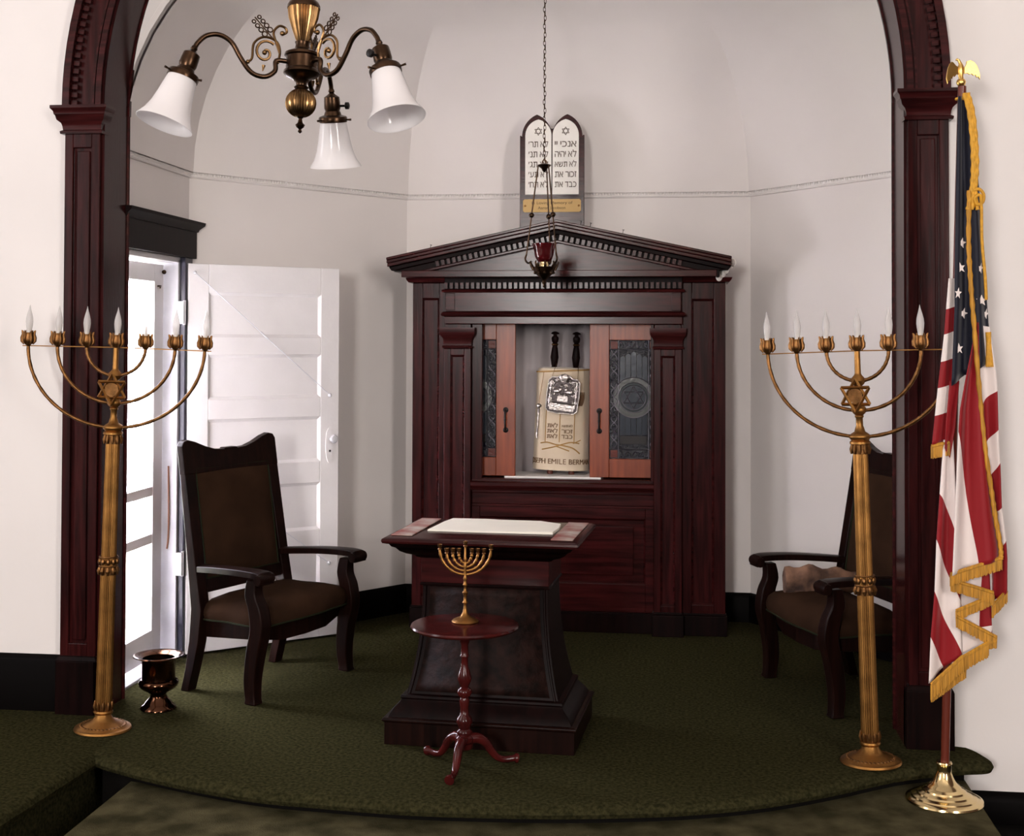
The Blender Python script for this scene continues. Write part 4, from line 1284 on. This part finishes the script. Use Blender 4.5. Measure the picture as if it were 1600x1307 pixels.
for a in (209, 329, 89):
    A = Matrix.Rotation(math.radians(a), 4, 'Z')
    ap = smooth_path([(.036, 0, -.002), (.060, 0, -.004), (.062, 0, -.028), (.085, 0, -.044), (.115, 0, -.038), (.140, 0, -.008), (.162, 0, .026), (.190, 0, .040), (.218, 0, .034), (.236, 0, .016), (.242, 0, .004)], 5)
    arm = obj('arm', MB().tube([A @ p for p in ap], .0058, 8), M_BRONZE, CH, 60)
    # leafy scroll standing on the arm
    sc = MB()
    c1 = [(.085 + (.030 - .0011 * i) * math.cos(PI * .75 - i * .32) * .9, 0, .012 + (.030 - .0011 * i) * math.sin(PI * .75 - i * .32)) for i in range(25)]
    sc.tube([A @ Vector(p) for p in c1], [.0035] * 25, 6)
    sc.tube([A @ Vector(p) for p in smooth_path([(.056, 0, -.010), (.052, 0, .020), (.062, 0, .042), (.090, 0, .048), (.112, 0, .030), (.115, 0, -.004), (.124, 0, -.014)], 5)], .003, 6)
    sc.tube([A @ Vector(p) for p in smooth_path([(.052, 0, .014), (.062, 0, .040), (.068, 0, .062), (.056, 0, .078), (.042, 0, .076), (.038, 0, .066), (.046, 0, .060)], 5)], .003, 6)
    sc.ball(A @ Vector((.087, 0, .012)), .006, 8, 6).ball(A @ Vector((.124, 0, -.014)), .005, 8, 6).ball(A @ Vector((.048, 0, .062)), .006, 8, 6)
    sc.tube([A @ Vector((.088, 0, -.018)), A @ Vector((.090, 0, -.032))], [.005, .001], 6)
    obj('scroll', sc, M_BRONZEG, arm, 60)
    lf = MB().tube([A @ Vector((.070, 0, .048)), A @ Vector((.112, 0, .092))], .0018, 5)
    for k in range(4):
        for s_ in (-1, 1):
            c = Vector((.082 + .0085 * k + s_ * .006, 0, .061 + .0088 * k - s_ * .006))
            M = A @ Matrix.Translation(c) @ Matrix.Rotation(PI / 2, 4, 'X') @ Matrix.Diagonal((1, 1, 1, 1))
            lf.torus(.0058 - .0006 * k, .0016, M, 10, 5)
    obj('leaf', lf, M_BRONZE, arm, 60)
    tilt = math.radians(18)
    S = A @ Matrix.Translation((.243, 0, .004)) @ Matrix.Rotation(-tilt, 4, 'Y')
    sk = MB().lathe([(.006, .002), (.008, -.004), (.006, -.008), (.010, -.012), (.019, -.018), (.020, -.030), (.0205, -.045), (.018, -.052), (.020, -.056), (.022, -.062), (.034, -.066), (.036, -.070), (.035, -.080), (.032, -.080), (.030, -.070)][::-1], 22, S)
    so_ = obj('socket', sk, M_BRONZE, CH, 40)
    ky = S @ Matrix.Translation((0, -.018, -.040)) @ Matrix.Rotation(PI / 2, 4, 'X')
    obj('switch_key', MB().lathe([(.003, 0), (.003, .014), (.009, .016), (.009, .024), (.004, .026)], 10, ky), M_IRON, so_)
    for q in range(3):
        aa = 2 * PI * q / 3 + .4
        obj('thumb_screw', MB().tube([S @ Vector((.034 * math.cos(aa), .034 * math.sin(aa), -.074)), S @ Vector((.048 * math.cos(aa), .048 * math.sin(aa), -.074))], [.002, .003], 6), M_BRONZE, so_)
    obj('shade', MB().lathe(shade_p, 40, S @ Matrix.Translation((0, 0, -.070)), cap=False), M_OPAL, CH, 60)

# ================================================================== eternal light
EL = thing('eternal_light', 'hanging lamp with a ruby glass cup on a long chain before the ark', 'lamp', (-.630, 6.30, 1.80))
lk = mesh_of(MB().torus(.0085, .0022, Matrix.Diagonal((.65, 1.5, 1, 1)), 12, 5), 'chain_link', M_BRONZE)
z = .612
k = 0
while z < 1.50 + .07:
    link('chain_link', lk, EL, (.002 * math.sin(k * 1.7), 0, z), (PI / 2, 0, PI / 2 * (k % 2) + .3))
    z += .0205
    k += 1
obj('ceiling_hook', MB().lathe([(.004, 1.565), (.004, 1.60), (.03, 1.602), (.03, 1.606)], 10), M_BRONZE, EL)
obj('crown_plate', MB().lathe([(.004, .560), (.010, .566), (.014, .576), (.030, .588), (.034, .594), (.022, .598), (.008, .602)], 16), M_BRONZE, EL)
obj('crown_ring', MB().torus(.010, .003, Matrix.Translation((0, 0, .608)) @ Matrix.Rotation(PI / 2, 4, 'X'), 14, 6), M_BRONZE, EL)
for a in (195, 318, 75):
    c, s_ = math.cos(math.radians(a)), math.sin(math.radians(a))
    rd = MB().tube([(.030 * c, .030 * s_, .590), (.062 * c, .062 * s_, .352)], .0035, 6).ball((.062 * c, .062 * s_, .350), .013, 10, 7)
    rd.tube([(.062 * c, .062 * s_, .345), (.086 * c, .086 * s_, .16)], .0033, 6)
    rd.tube(smooth_path([(.086 * c, .086 * s_, .16), (.092 * c, .092 * s_, .135), (.078 * c, .078 * s_, .118), (.066 * c, .066 * s_, .125)], 4), .0045, 6)
    obj('suspension_rod', rd, M_BRONZE, EL, 60)
bw = MB().lathe([(.002, .0), (.006, .006), (.004, .014), (.010, .022), (.008, .032), (.016, .045), (.034, .060), (.050, .080), (.058, .100), (.046, .102), (.030, .085)], 24, flute=.07)
for i in range(9):
    a = 2 * PI * i / 9
    c, s_ = math.cos(a), math.sin(a)
    bw.tube([(.050 * c, .050 * s_, .085), (.062 * c, .062 * s_, .104), (.070 * c, .070 * s_, .122), (.064 * c, .064 * s_, .130)], [.008, .007, .004, .002], 6)
    bw.ball((.046 * c, .046 * s_, .072), .007, 7, 5)
obj('filigree_bowl', bw, M_BRONZE, EL, 60)
obj('cup_holder', MB().lathe([(.022, .100), (.024, .112), (.020, .118), (.022, .126)], 18), M_BRASSP, EL, 50)
cupr = []
for r, z in ((.018, .122), (.030, .128), (.040, .142), (.045, .160), (.047, .180), (.052, .200), (.058, .214), (.055, .214), (.049, .200), (.044, .178), (.041, .160), (.036, .146)):
    cupr.append([(r * (1 + .05 * math.cos(8 * 2 * PI * i / 48) * (z - .12) / .09) * math.cos(2 * PI * i / 48), r * (1 + .05 * math.cos(8 * 2 * PI * i / 48) * (z - .12) / .09) * math.sin(2 * PI * i / 48), z) for i in range(48)])
obj('ruby_cup', MB().loft(cupr, cap=False), M_RUBY, EL, 60)
# ================================================================== flag stand and flag
FLX, FLY, FLZ = .944, 4.822, -.0745
S = 1 / 442.0
FS = thing('flag_stand', 'brass disc-footed flagpole with a gilt eagle finial', 'flagpole', (FLX, FLY, FLZ), YAW)


def fp(x, y, d=0.):
    """flag sheet measure: across, down, towards the room -> local metres"""
    return ((x - 1476) * S, -d, (1252 - y) * S)


bpz = [(.001, 0), (.131, 0), (.134, .003), (.132, .009), (.122, .014), (.114, .0155), (.111, .020), (.099, .0235), (.095, .0245), (.091, .030), (.080, .0345), (.076, .036), (.073, .042), (.062, .048), (.059, .050), (.055, .056), (.046, .062), (.038, .072), (.030, .088), (.027, .098)]
obj('base', MB().lathe(bpz, 64), M_BRASSP, FS, 30)
obj('socket_collar', MB().lathe([(.027, .096), (.025, .100), (.025, .128), (.028, .132), (.026, .137), (.017, .138)], 28), M_BRASSP, FS, 40)
P0, P1 = Vector(fp(1477, 1214)), Vector(fp(1507.5, 132))
P0.z = .12
obj('pole', MB().tube([P0, P1], .0150, 14), M_POLE, FS, 60)
eg = FS
ec = fp(1506, 126)
EC = Matrix.Translation(ec)
obj('finial_ball', MB().lathe([(.010, -.012), (.014, -.008), (.017, .0), (.014, .010), (.008, .014), (.010, .018)], 18, EC), M_GOLD, FS, 60)


def ez(pts):
    return [((a - 635) / 5.025 * S, (620 - b_) / 5.025 * S) for a, b_ in pts]


for wing in ([(610, 500), (585, 490), (565, 468), (548, 462), (528, 480), (512, 520), (503, 565), (498, 600), (503, 618), (510, 642), (520, 612), (530, 618), (540, 590), (552, 596), (562, 574), (576, 580), (590, 560), (612, 556)],
             [(655, 505), (668, 480), (672, 455), (700, 448), (725, 465), (745, 495), (758, 535), (766, 575), (764, 606), (752, 582), (742, 588), (732, 566), (720, 572), (706, 556), (692, 562), (676, 550), (655, 552)]):
    w = ez(wing)
    f0 = [(x + ec[0], ec[1] - .006 - .35 * abs(x), z + ec[2]) for x, z in w]
    f1 = [(x + ec[0], ec[1] + .001 - .35 * abs(x), z + ec[2]) for x, z in w]
    wo = obj('eagle_wing', MB().loft([f0, f1]), M_GOLD, FS, 0, .0008)
bd_ = MB()
bz = [(632, 596), (630, 570), (628, 540), (628, 515), (630, 492), (626, 470), (616, 450), (608, 440)]
bd_.tube([(x + ec[0], ec[1] - .004, z + ec[2]) for x, z in ez(bz)], [.006, .009, .0115, .0125, .010, .0065, .005, .0052], 10)
bd_.tube([(x + ec[0], ec[1] - .004, z + ec[2]) for x, z in ez([(606, 438), (594, 440), (588, 446)])], [.005, .003, .0008], 8)
obj('eagle_body', bd_, M_GOLD, FS, 60)

# ---- the cloth: folded sheets of one flag, stripe number carried as an attribute
FG = thing('flag', 'gold-fringed red, white and blue flag hanging folded from the pole', 'flag', (FLX, FLY, FLZ), YAW)
m_, nt, b = nodemat('flag_cloth')
at = nt.nodes.new('ShaderNodeAttribute')
at.attribute_name = 'stripe'
hf = nt.nodes.new('ShaderNodeMath')
hf.operation = 'MULTIPLY'
hf.inputs[1].default_value = .5
fr = nt.nodes.new('ShaderNodeMath')
fr.operation = 'FRACT'
gt = nt.nodes.new('ShaderNodeMath')
gt.operation = 'GREATER_THAN'
gt.inputs[1].default_value = .5
ng = nt.nodes.new('ShaderNodeMath')
ng.operation = 'LESS_THAN'
ng.inputs[1].default_value = 0.
m1 = nt.nodes.new('ShaderNodeMix')
m1.data_type = 'RGBA'
m2 = nt.nodes.new('ShaderNodeMix')
m2.data_type = 'RGBA'
L = nt.links.new
L(at.outputs['Fac'], hf.inputs[0])
L(hf.outputs[0], fr.inputs[0])
L(fr.outputs[0], gt.inputs[0])
L(at.outputs['Fac'], ng.inputs[0])
L(gt.outputs[0], m1.inputs['Factor'])
m1.inputs['A'].default_value = (.80, .71, .68, 1)
m1.inputs['B'].default_value = (.25, .003, .0075, 1)
L(ng.outputs[0], m2.inputs['Factor'])
L(m1.outputs['Result'], m2.inputs['A'])
m2.inputs['B'].default_value = (.0045, .0055, .016, 1)
L(m2.outputs['Result'], b.inputs['Base Color'])
b.inputs['Roughness'].default_value = .55
b.inputs['Sheen Weight'].default_value = .2
b.inputs['Specular IOR Level'].default_value = .25


def lerp_tab(tab, y):
    if y <= tab[0][0]:
        return tab[0][1]
    for (a, va), (c, vc) in zip(tab[:-1], tab[1:]):
        if y <= c:
            return va + (vc - va) * (y - a) / (c - a)
    return tab[-1][1]


CV, CF, CA = [], [], []


def sheet(le, re, vl, vr, d0, d1, fold=.012, nf=1.5, ph=0., nu=14, nv=40, yl=None, yr=None):
    """left / right edge x by row, stripe number by row on both edges, depth at head and foot"""
    o = len(CV)
    yl0, yl1 = yl or (le[0][0], le[-1][0])
    yr0, yr1 = yr or (re[0][0], re[-1][0])
    for k in range(nv + 1):
        t = k / nv
        ya, yb_ = yl0 + (yl1 - yl0) * t, yr0 + (yr1 - yr0) * t
        xa, xb = lerp_tab(le, ya), lerp_tab(re, yb_)
        va, vb_ = lerp_tab(vl, ya), lerp_tab(vr, yb_)
        for i in range(nu + 1):
            u = i / nu
            dep = d0 + (d1 - d0) * t + fold * math.sin(2 * PI * nf * u + ph + .8 * t) * (.4 + .6 * t)
            CV.append(fp(xa + (xb - xa) * u, ya + (yb_ - ya) * u, dep))
            CA.append(va + (vb_ - va) * u)
    n = nu + 1
    for k in range(nv):
        for i in range(nu):
            CF.append((o + k * n + i, o + k * n + i + 1, o + (k + 1) * n + i + 1, o + (k + 1) * n + i))


B = [(0, -5)]
# star field
sheet([(150, 1497), (300, 1491), (430, 1487), (480, 1486), (604, 1479)], [(150, 1518), (230, 1524), (310, 1532), (380, 1537), (470, 1541), (545, 1546), (562, 1547)], B, B, .024, .050, .020, 1.6, .4, 18, 40)
# fly end turned up behind, beside the arch
sheet([(436, 1482), (525, 1474), (610, 1463), (697, 1453)], [(436, 1494), (525, 1492), (610, 1489), (690, 1480)],
      [(436, 10), (485, 11), (524, 12), (567, 13), (608, 14), (651, 15), (697, 16)], [(436, 10.1), (480, 11), (518, 12), (561, 13), (601, 14), (644, 15), (690, 15.99)], .022, .030, .008, .8, 0)
# shaded red fold
sheet([(596, 1481), (660, 1474), (700, 1471)], [(596, 1497), (673, 1489), (716, 1480)], [(0, 11.5)], [(0, 11.5)], .034, .044, .006, .7, 1)
# lower panel
sheet([(688, 1471), (772, 1464), (842, 1458), (922, 1454), (992, 1447), (1063, 1443)], [(688, 1486), (800, 1490), (1018, 1496)],
      [(688, 10), (772, 11), (842, 12), (922, 13), (992, 14), (1063, 15)], [(688, 10.0), (850, 11), (936, 12), (1018, 13)], .034, .052, .014, 1.2, .5, 16, 60)
# panel behind the zigzag hems
sheet([(860, 1474), (1018, 1488)], [(860, 1543), (992, 1546)], [(0, 10.35)], [(860, 11.05), (992, 11.35)], .026, .032, .008, 2.0, 0, 18, 20)
sheet([(985, 1490), (1020, 1490)], [(975, 1546), (998, 1540)], [(0, 10.4)], [(0, 10.9)], .044, .048, .003, 1, 0)
# right-hand panel
sheet([(508, 1521), (600, 1524), (700, 1531), (800, 1540), (900, 1545), (948, 1545)], [(512, 1539), (560, 1546), (600, 1551), (680, 1553), (730, 1556), (790, 1558), (830, 1564), (870, 1567), (922, 1567)],
      [(508, 10), (640, 11), (702, 12), (760, 13), (814, 14), (880, 15), (949, 16)], [(512, 10), (612, 11), (672, 12), (722, 13), (792, 14), (842, 15), (923, 16)], .058, .036, .020, .9, 2, 12, 50)
# broad front fold
sheet([(505, 1518), (560, 1506), (600, 1497), (640, 1489), (673, 1486), (700, 1484), (800, 1478), (893, 1472)], [(505, 1521), (600, 1523), (700, 1529), (760, 1535), (800, 1540), (850, 1548), (868, 1549)],
      [(505, 11.5), (640, 11.3), (673, 11.0), (893, 10.2)], [(505, 11.6)], .064, .098, .022, 1.3, .9, 18, 50)
me = bpy.data.meshes.new('cloth')
me.from_pydata(CV, [], CF)
me.materials.append(m_)
ab = me.attributes.new('stripe', 'FLOAT', 'POINT')
ab.data.foreach_set('value', CA)
me.polygons.foreach_set('use_smooth', [True] * len(me.polygons))
me.update()
co = link('cloth', me, FG)
sm_ = co.modifiers.new('thick', 'SOLIDIFY')
sm_.thickness, sm_.offset = .0012, 0

# stars sewn on the blue field
sp_ = []
for k in range(10):
    r = 1 if k % 2 == 0 else .42
    sp_.append((r * math.sin(PI * k / 5), r * math.cos(PI * k / 5)))
smesh = mesh_of(MB().prism([(x * .0205, z * .0205) for x, z in sp_], -.0012, .0012), 'star', M_FLAGW, 0)
for x, y, tl, sx in ((1500, 381, .2, .8), (1497, 420, -.2, .85), (1491, 460, .1, .6), (1503, 491, .3, .8), (1493, 546, -.1, .7), (1528, 471, 0, 1), (1527, 421, .2, .5), (1526, 262, .1, .4), (1538, 492, .2, .5)):
    # depth of the field where the star sits
    t = (y - 150) / 433.
    xa = lerp_tab([(150, 1497), (300, 1491), (430, 1487), (480, 1486), (604, 1479)], y)
    xb = lerp_tab([(150, 1518), (230, 1524), (310, 1532), (380, 1537), (470, 1541), (562, 1547)], y)
    u = (x - xa) / (xb - xa)
    dep = .024 + .026 * t + .020 * math.sin(2 * PI * 1.6 * u + .4 + .8 * t) * (.4 + .6 * t)
    o = link('star', smesh, FG, fp(x, y, dep + .003), (0, tl, 0))
    o.scale = (sx, 1, 1)

# bullion fringe along the hems
fb = MB()


def fringe(x0, y0, x1, y1, d0, d1, h=19, slant=0.):
    L_ = math.hypot(x1 - x0, y1 - y0)
    n = max(3, int(L_ / 1.6))
    fb.tube([fp(x0, y0, d0 + .004), fp(x1, y1, d1 + .004)], .0065, 6)
    for i in range(n + 1):
        t = i / n
        x, y, d = x0 + (x1 - x0) * t, y0 + (y1 - y0) * t, d0 + (d1 - d0) * t + .004
        fb.tube([fp(x, y, d), fp(x + slant + random.uniform(-.6, .6), y + h * random.uniform(.93, 1.05), d + random.uniform(-.002, .003))], [.0034, .0026], 5)


fringe(1453, 698, 1480, 692, .030, .034, 20)
fringe(1472, 892, 1549, 866, .098, .104, 18)
fringe(1474, 901, 1540, 921, .086, .080, 17)
fringe(1541, 925, 1484, 950, .078, .074, 15)
fringe(1484, 958, 1546, 990, .076, .072, 17)
fringe(1546, 997, 1528, 1000, .070, .072, 10)
fringe(1533, 998, 1490, 1022, .074, .078, 22)
fringe(1492, 1018, 1444, 1062, .086, .082, 24)
fringe(1500, 1040, 1448, 1078, .060, .060, 14)
fringe(1545, 946, 1567, 921, .040, .044, 18)
fo = obj('fringe', fb, M_FRINGE, FG, 50)
fo['kind'] = 'stuff'
hem = smooth_path([fp(x, y, d) for x, y, d in ((1509, 300, .06), (1507, 380, .066), (1509, 440, .07), (1513, 505, .076), (1519, 600, .084), (1526, 690, .092), (1535, 760, .098), (1541, 805, .102), (1548, 850, .106), (1548, 868, .108))], 8)
obj('edge_fringe', MB().tube(hem, [.0085 + .0016 * math.sin(i * 2.2) for i in range(len(hem))], 8), M_FRINGE, FG, 60)
for ox, ph in ((0, 0), (5, 2), (-4, 4)):
    cp_ = smooth_path([fp(x + ox * .7, y, d) for x, y, d in ((1508, 146, .034), (1513, 175, .05), (1517, 220, .056), (1518, 265, .058), (1515, 300, .060), (1513 + ox, 330, .062))], 8)
    obj('cord', MB().tube(cp_, [.0075 + .0014 * math.sin(i * 1.7 + ph) for i in range(len(cp_))], 8), M_CORD, FG, 60)
kn = smooth_path([fp(x, y, d) for x, y, d in ((1514, 300, .06), (1523, 298, .068), (1530, 306, .068), (1529, 318, .066), (1520, 322, .066), (1516, 312, .07), (1524, 308, .074), (1527, 330, .066), (1528, 380, .064), (1532, 430, .066), (1534, 470, .066))], 6)
obj('cord_knot', MB().tube(kn, .0058, 8), M_CORD, FG, 60)
tsl = MB().tube([fp(1538, 520, .058), fp(1539, 536, .058)], .010, 10)
for i in range(14):
    a = 2 * PI * i / 14
    tsl.tube([fp(1539 + 3 * math.cos(a), 536, .058 + .006 * math.sin(a)), fp(1540 + 5 * math.cos(a), 574, .058 + .010 * math.sin(a))], .003, 5)
obj('tassel', tsl, M_CORD, FG, 60)
obj('head_tie', MB().torus(.017, .006, Matrix.Translation(fp(1506.5, 152, .0)) @ Matrix.Rotation(.1, 4, 'X'), 18, 7), M_CORD, FG)
